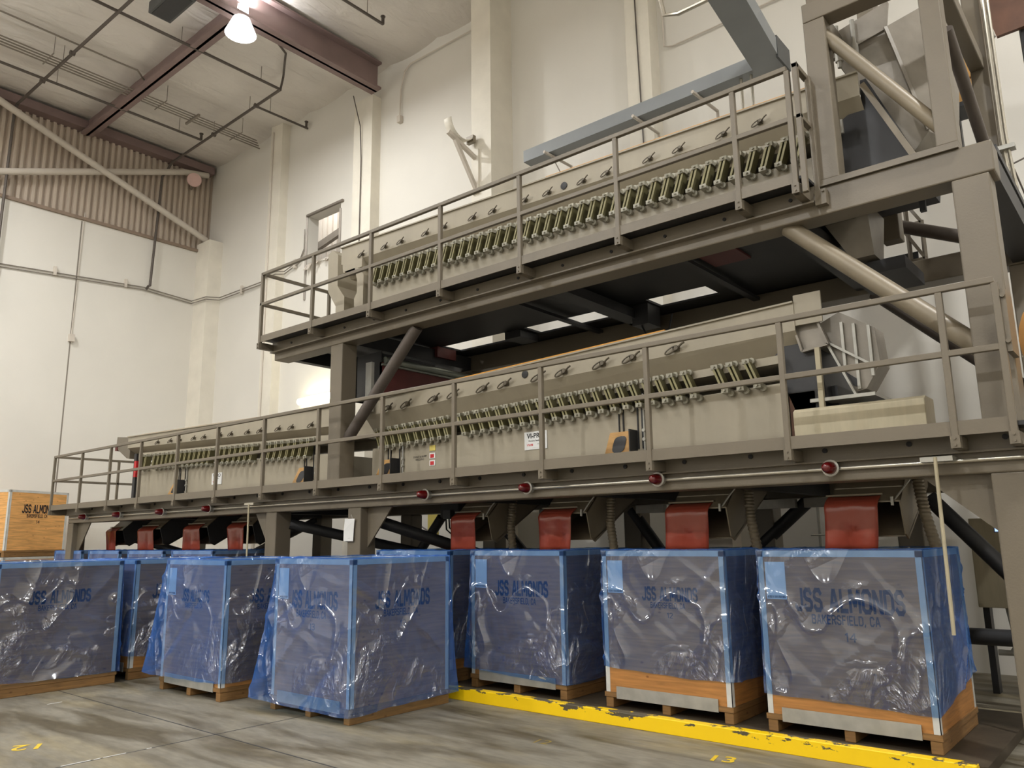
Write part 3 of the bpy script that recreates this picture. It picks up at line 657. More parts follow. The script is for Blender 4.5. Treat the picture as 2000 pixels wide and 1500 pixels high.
# stickers and printing on the base panels
def sticker(root, x0, x1, z0, z1, lines):
    s = MB().box(x0, x1, 6.842, 6.848, z0, z1).build('warning_sticker', paper, root)
    base = WLOC[s.name]
    for (txt, size, cx, cz, m, bold) in lines:
        text_mesh(txt, size, m, 'print', s, Vector((cx, 6.8415, cz))-base, (PI/2, 0, 0), bold)
    return s
sticker(rc, -5.57, -5.25, 2.575, 2.775, [('VI-PRO', .078, -5.41, 2.725, ink, .002), ('Vibratory Feeder', .024, -5.43, 2.672, ink, .0005), ('VWM', .036, -5.49, 2.625, redink, .001), ('Warning', .02, -5.35, 2.632, ink, 0), ('_____________', .018, -5.40, 2.6, ink, 0)])
sticker(lc, -12.28, -11.97, 2.545, 2.735, [('VI-PRO', .075, -12.125, 2.69, ink, .002), ('Vibratory Feeder', .023, -12.14, 2.64, ink, .0005), ('VWM', .034, -12.2, 2.59, redink, .001)])
for i, (z, m) in enumerate(((2.725, yellink), (2.63, redink), (2.54, redink))):
    s = MB().box(-7.1, -7.0, 6.842, 6.848, z-.034, z+.034).build('small_sticker', yellink if i == 0 else paper, rc)
    if i: MB().box(-7.085, -7.02, 6.840, 6.842, z-.026, z+.02).build('red_symbol', redink, s)
text_mesh('STAND & BUMP\nWELDING', .035, ink, 'print', rc, Vector((-7.28, 6.8465, 2.615))-WLOC[rc.name], (PI/2, 0, 0))
# drip cover box and bucket feeder behind the rail at the right end
t = thing('cover_box', 'pale galvanised cover box standing on the deck behind the right end of the lower rail', 'box', (-1.9, 6.75, 2.33))
MB().prism([(6.60, 2.33), (6.60, 2.625), (6.64, 2.65), (6.9, 2.65), (6.9, 2.33)], 'x', -2.43, -1.41).build('cover_body', galvbox, t, .006)
t = thing('bucket_feeder', 'riveted steel bucket feeder with open square mouth beside the lower right conveyor end', 'feeder', (-2.0, 7.3, 2.66))
MB().hexa([(-2.46, 6.93, 3.44), (-2.28, 6.93, 3.46), (-2.20, 6.93, 3.24), (-2.40, 6.93, 3.22)], [(-2.46, 7.3, 3.44), (-2.2, 7.3, 3.46), (-2.12, 7.3, 3.24), (-2.36, 7.3, 3.22)]).build('mouth_floor', tray, t)
for (a, b) in (((-2.47, 3.45), (-2.26, 3.465)), ((-2.26, 3.465), (-2.185, 3.235)), ((-2.185, 3.235), (-2.41, 3.205)), ((-2.41, 3.205), (-2.47, 3.45))):
    MB().bar((a[0], 6.91, a[1]), (b[0], 6.91, b[1]), .02, .05, (0, 1, 0)).build('mouth_rim', tray, t)
MB().prism([(-2.26, 3.46), (-2.10, 3.53), (-1.82, 3.34), (-1.80, 3.02), (-1.93, 2.82), (-2.02, 2.80), (-2.2, 3.22)], 'y', 7.0, 7.28).build('bucket_body', tray, t)
for x, z0 in ((-2.08, 3.0), (-1.98, 2.82), (-1.86, 2.92)):
    MB().box(x-.012, x+.012, 6.97, 7.0, z0, 3.42-(x+2.05)*.3).build('rib', galv, t)
MB().bar((-2.2, 6.96, 3.26), (-1.84, 6.96, 3.0), .02, .035, (0, 1, 0)).build('rib', galv, t)
MB().hexa([(-2.1, 6.985, 3.0), (-1.98, 6.985, 2.9), (-1.99, 6.985, 2.84), (-2.07, 6.985, 2.88)], [(-2.1, 7.0, 3.0), (-1.98, 7.0, 2.9), (-1.99, 7.0, 2.84), (-2.07, 7.0, 2.88)]).build('dark_opening', black, t)
MB().bar((-2.2, 6.96, 3.24), (-2.0, 6.96, 2.76), .02, .05, (0, 1, 0)).build('rib', galv, t)
MB().box(-2.38, -1.84, 6.9, 7.9, 2.74, 2.77).build('drip_tray', galv, t)
MB().box(-2.30, -2.255, 6.88, 6.925, 2.33, 3.22).build('support_post', galvbox, t, .004)
MB().box(-1.95, -1.9, 7.8, 7.85, 2.33, 2.75).build('support_post', galvbox, t, .004)
MB().box(-2.35, -2.3, 7.8, 7.85, 2.33, 2.75).build('support_post', galvbox, t, .004)
# hopper hanging in the tower
t = thing('steel_hopper', 'large sheet steel hopper with sloped sides inside the tower frame', 'hopper', (-1.4, 7.4, 5.0))
top = [(-1.92, 7.0, 5.95), (-1.46, 7.0, 6.05), (-.98, 7.9, 6.75), (-1.75, 8.1, 6.6)]
bot = [(-1.45, 7.15, 4.80), (-1.25, 7.15, 5.02), (-1.10, 7.6, 5.02), (-1.3, 7.7, 4.80)]
MB().hexa(bot, top).build('hopper_body', tray, t)
MB().hexa([(-1.95, 6.98, 5.92), (-1.46, 6.98, 6.02), (-1.46, 7.03, 6.02), (-1.95, 7.03, 5.92)], [(-1.95, 6.98, 6.16), (-1.42, 6.98, 6.28), (-1.42, 7.03, 6.28), (-1.95, 7.03, 6.16)]).build('collar', tray, t)
MB().bar((-1.462, 6.985, 6.04), (-1.252, 7.135, 5.03), .02, .03).build('seam', tray, t)
for x in (-1.72, -1.86):
    MB().tube((x, 6.93, 5.78), (x, 6.93, 6.2), .02, 8).tube((x, 6.93, 5.84), (x, 6.93, 5.95), .034, 10).build('hanger_rod', galv, t)
MB().box(-1.5, -1.05, 7.1, 7.7, 4.74, 4.80).build('outlet_flange', galv, t)
for x in (-1.46, -1.1):
    for y in (7.14, 7.62): MB().box(x-.025, x+.025, y, y+.05, 4.5, 4.75).build('foot', steel_dark, t)
t = thing('drop_chute', 'tapered steel drop chute hanging under the right end of the upper platform', 'chute', (-2.05, 7.6, 4.2))
MB().hexa([(-2.08, 7.5, 4.15), (-1.88, 7.5, 4.15), (-1.88, 7.8, 4.15), (-2.08, 7.8, 4.15)], [(-2.32, 7.3, 4.62), (-1.86, 7.3, 4.62), (-1.86, 7.9, 4.62), (-2.32, 7.9, 4.62)]).build('chute_body', tray, t)
MB().box(-2.15, -1.65, 7.6, 8.3, 4.0, 4.12).build('outlet_box', steel_dark, t)
# chute from the upper conveyor down to the two lower ones
t = thing('transfer_chute', 'dull red sided transfer chute between the upper conveyor and lower conveyors beside the tall leg', 'chute', (-8.3, 7.6, 3.6))
MB().box(-8.15, -8.12, 6.9, 8.85, 3.52, 4.0).build('side_sheet', redpanel, t)
MB().tube((-8.1, 6.95, 4.03), (-8.1, 8.85, 4.03), .05, 12).build('top_rail', silver, t)
MB().box(-8.12, -8.08, 6.9, 8.85, 3.95, 3.975).build('edge_strip', silver, t)
MB().box(-8.66, -8.12, 6.9, 6.92, 3.5, 4.15).box(-8.66, -8.63, 6.9, 8.85, 3.5, 4.15).build('side_sheet', steel_dark, t)
MB().box(-8.26, -8.14, 6.75, 6.8, 3.3, 3.98).build('stay', galv, t)
MB().box(-8.5, -8.2, 7.0, 8.0, 3.98, 4.15).build('neck', steel_dark, t)

# ================================================================== DISCHARGE CHUTES WITH RED FLAPS
def chute(x0, x1, label, hose, side=0.16, wavy=0):
    """chute body slopes from the deck toward the bin, red flap hangs over its mouth"""
    t = thing('discharge_chute', label, 'chute', ((x0+x1)/2, 7.3, 1.9), 'flap chutes over the bins')
    a, b = x0+.03, x1+side
    th = .012
    # sloping square duct: mouth at y 6.95
    for (p, q) in (((a, a+th)), ((b-th, b))):
        MB().prism([(7.95, 2.30), (7.45, 2.30), (6.97, 1.87), (7.04, 1.60), (7.12, 1.56), (7.95, 2.02)], 'x', p, q).build('side_plate', rust if hose else steel_dark, t)
    MB().hexa([(a, 7.45, 2.30), (b, 7.45, 2.30), (b, 6.97, 1.87), (a, 6.97, 1.87)], [(a, 7.45, 2.288), (b, 7.45, 2.288), (b, 6.97, 1.858), (a, 6.97, 1.858)]).build('top_plate', rust, t)
    MB().hexa([(a, 7.95, 2.02), (b, 7.95, 2.02), (b, 7.1, 1.58), (a, 7.1, 1.58)], [(a, 7.95, 2.03), (b, 7.95, 2.03), (b, 7.1, 1.59), (a, 7.1, 1.59)]).build('bottom_plate', rust, t)
    # flap
    n, m = 14, 12; vs = []
    rnd = random.Random(int(x0*100))
    ph = rnd.random()*6
    for j in range(m+1):
        s = j/m
        for i in range(n+1):
            k = i/n; x = x0+(x1-x0)*k - .045*s*s
            if s < .3: y = 7.04-.13*(s/.3); z = 1.925-.075*(s/.3)**1.3
            else:
                q = (s-.3)/.7; y = 6.91+.05*q; z = 1.85-.375*q
            y += .018*math.sin(3.2*PI*k+ph)*max(0, s-.25)*1.3 + .012*math.sin(9*k+ph*2)*s
            vs.append((x, y, z))
    fs = [(j*(n+1)+i, j*(n+1)+i+1, (j+1)*(n+1)+i+1, (j+1)*(n+1)+i) for j in range(m) for i in range(n)]
    f = MB().add(vs, fs, True).build('rubber_flap', flapm, t)
    md = f.modifiers.new('solid', 'SOLIDIFY'); md.thickness = .004
    MB().box(x0-.01, x1+.02, 7.0, 7.05, 1.922, 1.936).build('flap_strip', rust, t)
    if hose:
        xh = x1+.22; pts = [(xh-.03, 7.5, 2.25), (xh, 7.35, 2.0), (xh+.05, 7.25, 1.75), (xh+.12, 7.2, 1.46)]
        mb = MB(); P_ = []
        for i in range(49):
            k = i/48*3; a_ = min(int(k), 2); P_.append(Vector(pts[a_]).lerp(Vector(pts[a_+1]), k-a_))
        ring = []; nn = 10
        for i, p in enumerate(P_):
            rr = .05 if i % 2 else .042
            for q in range(nn): ring.append((p.x+rr*math.cos(2*PI*q/nn), p.y+rr*math.sin(2*PI*q/nn), p.z))
        fs = [(i*nn+q, i*nn+(q+1) % nn, (i+1)*nn+(q+1) % nn, (i+1)*nn+q) for i in range(48) for q in range(nn)]
        mb.add(ring, fs, True).build('ribbed_hose', rust, t)
        MB().path([(x1+.1, 6.98, 1.86), (x1+.2, 6.98, 1.98), (x1+.28, 7.05, 2.1), (x1+.36, 7.2, 2.14)], .008, 6).tube((x1+.1, 6.955, 1.83), (x1+.1, 6.955, 1.9), .012, 8).build('air_line', galv, t)
    return t
CH = [(-2.34, -1.91, 'red rubber flap chute at the right end, over the bin nearest the right leg', 1),
      (-3.87, -3.42, 'red rubber flap chute second from the right, over the bin with bare wood', 1),
      (-5.45, -5.0, 'red rubber flap chute third from the right, over the bin behind the yellow curb start', 1),
      (-6.80, -6.40, 'short crumpled red flap chute just right of the leg with the hanging white card', 1),
      (-11.85, -11.35, 'red flap chute nearest the thin hanging rod left of the paired legs', 0),
      (-13.25, -12.72, 'red flap chute third from the left end of the platform', 0),
      (-14.95, -14.35, 'leaning red flap chute second from the left end of the platform', 0),
      (-16.3, -15.85, 'leftmost chute with a square red flap by the end leg', 0)]
for x0, x1, lab, hz in CH: chute(x0, x1, lab, hz)
# dark motor boxes and cables under the deck
def motor(x, label, w=.36):
    t = thing('vibrator_motor', label, 'motor', (x, 8.0, 1.98))
    MB().box(x-w/2, x+w/2, 7.85, 8.15, 1.90, 2.30).build('motor_body', steel_dark, t, .02)
    MB().box(x-.07, x+.07, 7.8, 7.86, 1.88, 2.0).build('junction_box', darkbox, t)
    MB().path([(x-.03, 7.82, 1.88), (x-.02, 7.82, 1.74), (x+.08, 7.84, 1.66), (x+.2, 7.86, 1.70), (x+.28, 7.9, 1.9), (x+.3, 7.9, 2.3)], .011, 6).path([(x+.03, 7.82, 1.88), (x+.04, 7.82, 1.76), (x+.12, 7.84, 1.70), (x+.22, 7.86, 1.76), (x+.25, 7.9, 2.3)], .011, 6).build('cable', black, t)
motor(-9.75, 'black motor with looping cables under the deck between the two paired legs')
motor(-7.75, 'black motor with looping cables left of the short crumpled red flap')

# ================================================================== RED BEACONS, CONDUITS ON THE BEAM
tag(MB().tube((-16.6, 6.335, 2.105), (-.72, 6.335, 2.105), .016, 10).build('conduit_pipe', chrome), 'bright silver conduit running along the lower platform beam between the red beacons', 'pipe')
rod = thing('hanging_rod', 'thin steel rod hanging in front of the rightmost blue-wrapped bin', 'rod', (-1.3, 6.2, 2.13))
MB().tube((-1.30, 6.20, 2.13), (-1.31, 6.20, .92), .013, 10).build('rod', galvbox, rod)
MB().box(-1.40, -1.19, 6.2, 6.37, 2.10, 2.135).build('bracket', galv, rod)
rod = thing('hanging_rod', 'thin steel rod hanging left of the paired platform legs', 'rod', (-10.1, 6.2, 2.1))
MB().tube((-10.08, 6.20, 2.13), (-10.06, 6.20, .95), .013, 10).build('rod', galvbox, rod)
MB().box(-10.2, -9.97, 6.2, 6.37, 2.12, 2.15).build('bracket', chrome, rod)
BL = ['leftmost of the red beacon lamps on the platform beam, by the end leg', 'second red beacon lamp from the left end of the platform beam', 'third red beacon lamp from the left end of the platform beam', 'fourth red beacon lamp from the left, nearest the left thin hanging rod',
      'red beacon lamp on the beam just right of the leg with the white card', 'red beacon lamp on the beam above the third flap chute from the right', 'red beacon lamp second from the right on the platform beam', 'rightmost red beacon lamp on the platform beam, over the largest bin']
for x, lab in zip((-15.79, -14.37, -12.8, -11.33, -6.60, -5.10, -3.585, -2.06), BL):
    t = thing('beacon_lamp', lab, 'lamp', (x, 6.33, 2.11), 'red beacons along the beam')
    MB().lathe([(.01, -.155), (.022, -.152), (.036, -.135), (.046, -.09), (.052, -.04), (.052, -.03)], (x, 6.33, 2.11), 'y', 18).build('red_dome', hazard, t)
    MB().lathe([(.052, -.045), (.066, -.042), (.066, -.03), (.05, -.028), (.05, .03), (.03, .032)], (x, 6.33, 2.11), 'y', 18).build('base_ring', galv, t)
# hanging white card on the leg (its printed code is left out)
t = thing('hanging_card', 'white card hung on the front of the platform leg', 'card', (-8.0, 6.35, 1.73))
MB().add([(-8.10, 6.33, 1.60), (-7.93, 6.345, 1.60), (-7.93, 6.35, 1.73), (-7.91, 6.345, 1.875), (-8.09, 6.335, 1.875), (-8.10, 6.33, 1.73)], [(0, 1, 2, 5), (5, 2, 3, 4)]).build('card', paper, t).modifiers.new('s', 'SOLIDIFY').thickness = .002
MB().path([(-8.04, 6.345, 1.87), (-8.0, 6.362, 1.93), (-7.96, 6.35, 1.87)], .002, 5).build('string', galv, t)
text_mesh('____', .022, ink, 'print', t, Vector((-8.0, 6.336, 1.645))-WLOC[t.name], (PI/2, 0, math.radians(5)))

# ================================================================== CURB AND FLOOR PLATES
tag(MB().box(-8.2, -1.25, 6.12, 6.21, 0, .12).build('yellow_curb', curb_m, bevel=.006), 'long chipped yellow curb on the floor in front of the right hand bins', 'curb')
tag(MB().box(-8.4, -1.22, 6.31, 8.3, 0, .075).build('steel_floor_plate', plate), 'dark steel floor plate under the bins behind the yellow curb', 'plate')
tag(MB().box(-17.6, -9.95, 6.31, 8.3, 0, .075).build('steel_floor_plate', plate), 'dark steel floor plate under the far left row of bins', 'plate')

FONT = {  # strokes on a 0..1 grid, bridged like a cut stencil
 'J': [[(.55, 1), (.55, .18), (.42, 0), (.16, 0), (.0, .14)]],
 'S': [[(.56, .84), (.44, 1), (.14, 1), (.0, .86), (.0, .66), (.1, .56)], [(.2, .52), (.46, .46), (.58, .34), (.58, .14), (.44, 0), (.14, 0), (.0, .16)]],
 'A': [[(.0, 0), (.26, 1)], [(.36, 1), (.62, 0)], [(.16, .3), (.46, .3)]],
 'L': [[(.0, 1), (.0, .0), (.5, .0)]],
 'M': [[(.0, 0), (.0, 1)], [(.1, .98), (.37, .3)], [(.43, .3), (.70, .98)], [(.80, 1), (.80, 0)]],
 'O': [[(.24, 1), (.14, 1), (.0, .84), (.0, .16), (.14, 0), (.24, 0)], [(.38, 1), (.48, 1), (.62, .84), (.62, .16), (.48, 0), (.38, 0)]],
 'N': [[(.0, 0), (.0, 1)], [(.1, .95), (.52, .06)], [(.62, 1), (.62, 0)]],
 'D': [[(.0, 1), (.0, 0)], [(.16, 1), (.42, 1), (.6, .82), (.6, .18), (.42, 0), (.16, 0)]],
 'B': [[(.0, 1), (.0, 0)], [(.16, 1), (.42, 1), (.54, .88), (.54, .66), (.42, .54), (.16, .54)], [(.42, .5), (.58, .36), (.58, .14), (.44, 0), (.16, 0)]],
 'K': [[(.0, 1), (.0, 0)], [(.56, 1), (.14, .5)], [(.2, .5), (.58, 0)]],
 'E': [[(.5, 1), (.0, 1), (.0, 0), (.5, 0)], [(.14, .5), (.42, .5)]],
 'R': [[(.0, 1), (.0, 0)], [(.16, 1), (.42, 1), (.56, .88), (.56, .62), (.42, .5), (.16, .5)], [(.34, .44), (.58, 0)]],
 'F': [[(.5, 1), (.0, 1), (.0, 0)], [(.14, .52), (.42, .52)]],
 'I': [[(.1, 1), (.1, 0)]], ',': [[(.08, .06), (.02, -.14)]], ' ': [],
 'C': [[(.58, .8), (.44, 1), (.14, 1), (.0, .84), (.0, .16), (.14, 0), (.44, 0), (.58, .2)]],
 '1': [[(.0, .8), (.18, 1), (.18, 0)]], '2': [[(.0, .82), (.14, 1), (.42, 1), (.54, .86), (.54, .62), (.0, .0), (.56, .0)]],
 '3': [[(.0, .88), (.14, 1), (.42, 1), (.54, .86), (.54, .64), (.4, .54), (.2, .54)], [(.42, .5), (.56, .36), (.56, .14), (.42, 0), (.14, 0), (.0, .14)]],
 '4': [[(.44, 0), (.44, 1), (.0, .34), (.58, .34)]]}
def stencil_words(txt, hgt, width, parent, loc, rz, bold=.235):
    """flat painted letters, centred at loc, facing the local -y of angle rz"""
    mb = MB(); cx = 0
    for ch in txt:
        st = FONT[ch]; xs = [p[0] for l in st for p in l] or [.25]
        for l in st:
            for (a, b) in zip(l[:-1], l[1:]):
                dx, dy = b[0]-a[0], b[1]-a[1]; n = math.hypot(dx, dy) or 1; ux, uy = dx/n*bold*.38, dy/n*bold*.38; px_, py_ = -dy/n*bold/2, dx/n*bold/2
                q = [(a[0]-ux+px_, a[1]-uy+py_), (a[0]-ux-px_, a[1]-uy-py_), (b[0]+ux-px_, b[1]+uy-py_), (b[0]+ux+px_, b[1]+uy+py_)]
                mb.add([(cx+x, 0, y) for x, y in q], [(0, 1, 2, 3)])
        cx += max(xs)+.30
    W_ = cx-.3; sx = width/W_
    mb.v = [((x-W_/2)*sx, 0, (z-.5)*hgt) for x, y, z in mb.v]
    o = mb.build('stencil_text', stencil, parent, origin=(0, 0, 0)); o.location = loc; o.rotation_euler = (0, 0, rz)
    return o

# ================================================================== BINS AND PLASTIC COVERS
BW, BD, BH = 1.23, 1.20, 1.40
def plywood_bin(x, y, z, label, W=BW, D=BD, H=BH, rot=0., front=None, side=None, back=None, third='', tagged=False, m=ply, fs=1.0, plasticside=False, grp='printed plywood bins'):
    """x,y: front-left corner on the floor; front faces -y, right face +x"""
    t = thing('plywood_bin', label, 'bin', (x, y, z), grp); t.rotation_euler = (0, 0, rot); WLOC[t.name] = Vector((0, 0, 0))
    z0 = .105
    tk = .022
    b = MB(); b.box(0, W, 0, tk, z0, H).box(0, W, D-tk, D, z0, H).box(0, tk, tk, D-tk, z0, H).box(W-tk, W, tk, D-tk, z0, H).box(tk, W-tk, tk, D-tk, z0, z0+.03)
    b.build('box_panel', m, t)
    MB().box(-.012, W+.012, -.012, D+.012, z0-.012, z0+.03).build('bottom_ledge', pallet, t)
    r = MB().box(-.005, .075, -.004, D+.004, 0, z0-.012).build('runner', pallet, t, .006)
    duppart(r, (W/2-.035, 0, 0), t); duppart(r, (W-.07, 0, 0), t)
    MB().box(.12, W-.12, -.018, -.010, z0-.02, z0+.085).build('base_strip', galv, t)
    for (cx, cy, sx_, sy) in ((0, 0, 1, 1), (W, 0, -1, 1), (0, D, 1, -1), (W, D, -1, -1)):
        MB().box(min(cx-sx_*.004, cx+sx_*.045), max(cx-sx_*.004, cx+sx_*.045), min(cy-sy*.004, cy+sy*.002), max(cy-sy*.004, cy+sy*.002), z0+.02, H).box(min(cx-sx_*.004, cx+sx_*.002), max(cx-sx_*.004, cx+sx_*.002), min(cy-sy*.004, cy+sy*.045), max(cy-sy*.004, cy+sy*.045), z0+.02, H).build('corner_strip', rimg, t)
    MB().box(-.004, W+.004, -.004, .03, H-.045, H+.004).box(-.004, W+.004, D-.03, D+.004, H-.045, H+.004).box(-.004, .03, .03, D-.03, H-.045, H+.004).box(W-.03, W+.004, .03, D-.03, H-.045, H+.004).build('rim_strip', rimg, t)
    def words(cx, cy, rz, s, third_):
        stencil_words('JSS ALMONDS', .15*s, .80*s, t, (cx, cy, H-.375), rz)
        stencil_words('BAKERSFIELD, CA', .062*s, .50*s, t, (cx-.03*s*math.cos(rz), cy-.03*s*math.sin(rz), H-.375-.145*s), rz, .2)
        if third_: stencil_words(third_, .06*s, .075*s, t, (cx, cy, H-.375-.27*s), rz, .15)
    if front: words(W/2+front[1], -.0018, 0, front[0], third)
    if side: words(W+.0018, D/2, PI/2, side, third)
    if tagged:
        lb = MB().box(.06, .225, -.0062, -.0055, H-.38, H-.085).build('paper_label', paper, t); lb.location = (0, 0, 0)
        rnd = random.Random(7); mb = MB(); xx = .07
        while xx < .215:
            w_ = rnd.choice((.002, .003, .005)); mb.box(xx, xx+w_, -.0070, -.0064, H-.372, H-.352); xx += w_+rnd.choice((.003, .004))
        mb.build('barcode', ink, lb)
    return t
def cover(x, y, z, label, seed, W=BW, D=BD, H=BH, rot=0., hem=(.3, .3, .3, .3), flare=.02, flarel=(0, 0, 0, 0), creases=8, m=film):
    """thin blue film bag over the rim, hanging down the four sides (front, right, back, left); hem: height of its edge at each corner FL, FR, BR, BL"""
    rnd = random.Random(seed); NS, NZ = 44, 46
    cor = [(0, 0), (W, 0), (W, D), (0, D)]; nor = [(0, -1), (1, 0), (0, 1), (-1, 0)]
    cr = []
    for s in range(4):
        L_ = []
        for k in range(creases):
            L_.append((rnd.random(), rnd.uniform(.1, 1.0), rnd.uniform(-1.25, 1.25), rnd.uniform(.012, .035), rnd.uniform(.007, .02)*rnd.choice((1, 1, -1)), rnd.uniform(-.6, .6), rnd.uniform(.25, .7)))
        cr.append(L_)
    ring = []; ztop = H+.014
    def hz(s, k):
        a, b = hem[s], hem[(s+1) % 4]
        return a+(b-a)*k - .035*math.sin(PI*k)*rnd_s[s] + .012*noise.noise(Vector((k*5, s*3, seed)))
    rnd_s = [rnd.uniform(-.3, 1.2) for _ in range(4)]
    vs = []; fs = []
    per = [(s, i/NS) for s in range(4) for i in range(NS)]
    n = len(per)
    # inner turn-in
    for (zz, off) in ((ztop-.10, -.034), (ztop-.02, -.034), (ztop+.004, -.018)):
        for s, k in per:
            p = Vector((*cor[s], 0)).lerp(Vector((*cor[(s+1) % 4], 0)), k); cx, cy = W/2, D/2
            f = 1+2*off/W
            jit = .006*noise.noise(Vector((p.x*9, p.y*9, seed+zz*3)))
            vs.append((cx+(p.x-cx)*f, cy+(p.y-cy)*(1+2*off/D), zz+jit+.006*noise.noise(Vector((p.x*4, p.y*4, seed)))))
    for j in range(NZ+1):
        t_ = j/NZ
        for s, k in per:
            p = Vector((*cor[s], 0)).lerp(Vector((*cor[(s+1) % 4], 0)), k)
            z0 = hz(s, k); zz = ztop+(z0-ztop)*t_
            # outward normal blended at corners
            kk = min(k, 1-k); nn = Vector((*nor[s], 0)); edge = max(0., 1-kk/.05)
            if edge > 0:
                o2 = Vector((*nor[(s-1) % 4], 0)) if k < .5 else Vector((*nor[(s+1) % 4], 0)); nn = (nn+o2*edge).normalized()*(1+.2*edge)
            d = .011
            hgt = (ztop-zz)
            d += flare*(t_**2)*(.4+.6*math.sin(PI*k)) + flarel[s]*t_**1.3*(1-k)**3 + flarel[(s+1) % 4]*t_**1.3*k**3
            q = Vector((k*2.2+s*7, zz*1.6, seed*1.7))
            d += .016*max(0, noise.noise(q)+.15)*min(1, hgt*4)
            for (ck, cz, sl, wd, am, cv, ln) in cr[s]:
                du = (k-ck); zc = cz*(H-.1)+sl*du*W+cv*du*du
                dist = (zz-zc)/math.sqrt(1+sl*sl)
                fall = math.exp(-(du/ln)**2*3)
                d += am*math.exp(-(dist/wd)**2)*fall*min(1, hgt*6)
            d += .004*noise.noise(Vector((k*14+s*5, zz*9, seed*3.3)))*min(1, hgt*8)
            d = max(d, .0075)
            vs.append((p.x+nn.x*d, p.y+nn.y*d, zz))
    R_ = NZ+1+3
    for j in range(R_-1):
        for i in range(n):
            fs.append((j*n+i, j*n+(i+1) % n, (j+1)*n+(i+1) % n, (j+1)*n+i))
    o = MB().add(vs, fs, True).build('plastic_cover', m, origin=(0, 0, 0))
    for p in o.data.polygons: p.use_smooth = True
    o.location = (x, y, z); o.rotation_euler = (0, 0, rot)
    return tag(o, label, 'cover', 'blue film covers on the bins')
PZ = .075
FY = 6.44
# floor bins
plywood_bin(-7.10, 4.72, 0, 'blue-wrapped plywood bin standing nearest the centre of the open floor', W=1.21, D=1.24, H=1.43, front=(.92, .02), side=.86, third='13', tagged=True)
cover(-7.10, 4.72, 0, 'blue film with flared hem on the bin nearest the centre of the open floor', 3, W=1.21, D=1.24, H=1.43, hem=(.115, .075, .11, .13), flare=.06, flarel=(.15, .03, .05, .05))
plywood_bin(-9.07, 4.58, 0, 'blue-wrapped plywood bin second on the open floor, left of the centre one', W=1.27, D=1.22, H=1.41, front=(.72, .02), side=.8, tagged=True)
cover(-9.07, 4.58, 0, 'blue film on the second open floor bin, hem above a metal base strip', 11, W=1.27, D=1.22, H=1.41, hem=(.19, .185, .16, .2), flare=.012, flarel=(.16, .01, .02, .08))
plywood_bin(-11.13, 3.09, 0, 'blue-wrapped plywood bin cut off by the left edge of the photo', W=1.23, D=1.35, H=1.40, side=.8)
cover(-11.13, 3.09, 0, 'blue film with deep hanging folds on the bin at the left edge', 21, W=1.23, D=1.35, H=1.40, hem=(.14, .16, .13, .14), flare=.02, flarel=(.05, .06, .02, .02), creases=10)
plywood_bin(-11.17, 4.62, 0, 'blue-wrapped plywood bin in the gap behind the left edge bin', W=1.23, D=1.22, H=1.40, side=.95)
cover(-11.17, 4.62, 0, 'curled hem blue film on the gap bin behind the left edge bin', 31, W=1.23, D=1.22, H=1.40, hem=(.3, .28, .2, .2), flare=.04, flarel=(.05, .03, .02, .02))
# bins under the chutes, right group
plywood_bin(-2.765, FY, PZ, 'largest blue-wrapped bin at the right under the rightmost chute', W=1.25, H=1.40, front=(1.0, .07), third='14', tagged=True, fs=1)
cover(-2.765, FY, PZ, 'blue film on the right end bin, hem rising toward the back', 41, W=1.25, H=1.40, hem=(.285, .25, .42, .35), flare=.006, creases=11)
plywood_bin(-4.31, FY, PZ, 'blue-wrapped bin second from the right under the chutes, bare wood at its base', W=1.24, H=1.40, front=(.68, .08), third='12', tagged=True)
cover(-4.31, FY, PZ, 'blue film second from the right, stopping high above bare wood', 52, W=1.24, H=1.40, hem=(.36, .33, .3, .34), flare=.006, creases=11)
plywood_bin(-6.01, FY, PZ, 'blue-wrapped bin third from the right, behind the left start of the yellow curb', W=1.24, H=1.40, front=(.86, .07), tagged=True)
cover(-6.01, FY, PZ, 'blue film with a long diagonal fold, third from the right', 63, W=1.24, H=1.40, hem=(.2, .14, .2, .2), flare=.012, flarel=(.05, .02, .02, .02), creases=11)
plywood_bin(-7.58, FY, PZ, 'blue-wrapped bin mostly hidden behind the centre floor bin', W=1.24, H=1.40)
cover(-7.58, FY, PZ, 'blue film rim seen just above the centre floor bin', 74, W=1.24, H=1.40, hem=(.25, .25, .25, .25))
# left group
for i, (x, lab, lab2) in enumerate(((-12.66, 'far row bin whose rim shows above the second open floor bin', 'blue film rim above the second open floor bin'),
                                    (-14.22, 'far row bin whose rim shows above the gap bin', 'blue film rim above the gap bin'),
                                    (-15.83, 'far row bin second from the left, mostly hidden by the left edge bin', 'pleated blue film rim second from the left in the far row'),
                                    (-17.42, 'far row bin next to the wooden crate stack', 'leftmost blue film rim in the far row, beside the wooden crates'))):
    plywood_bin(x, FY, PZ, lab, W=1.26, H=1.40); cover(x, FY, PZ, lab2, 80+i*7, W=1.26, H=1.40, hem=(.25, .25, .25, .25))
# bare stacked bins by the left wall
a = math.radians(23)
def crate(z, lab):
    W, D = 1.25, 1.45
    c, s = math.cos(a), math.sin(a)
    # near right-front corner at (-18.35, 5.82)
    x = -18.35-W*c; y = 5.82-W*s
    return plywood_bin(x, y, z, lab, W=W, D=D, H=1.36, rot=a, side=1.0, third='14', m=ply_l, grp=None)
crate(0, 'lower bare plywood bin of the stack by the left wall')
crate(1.368, 'upper bare orange plywood bin of the stack by the left wall')

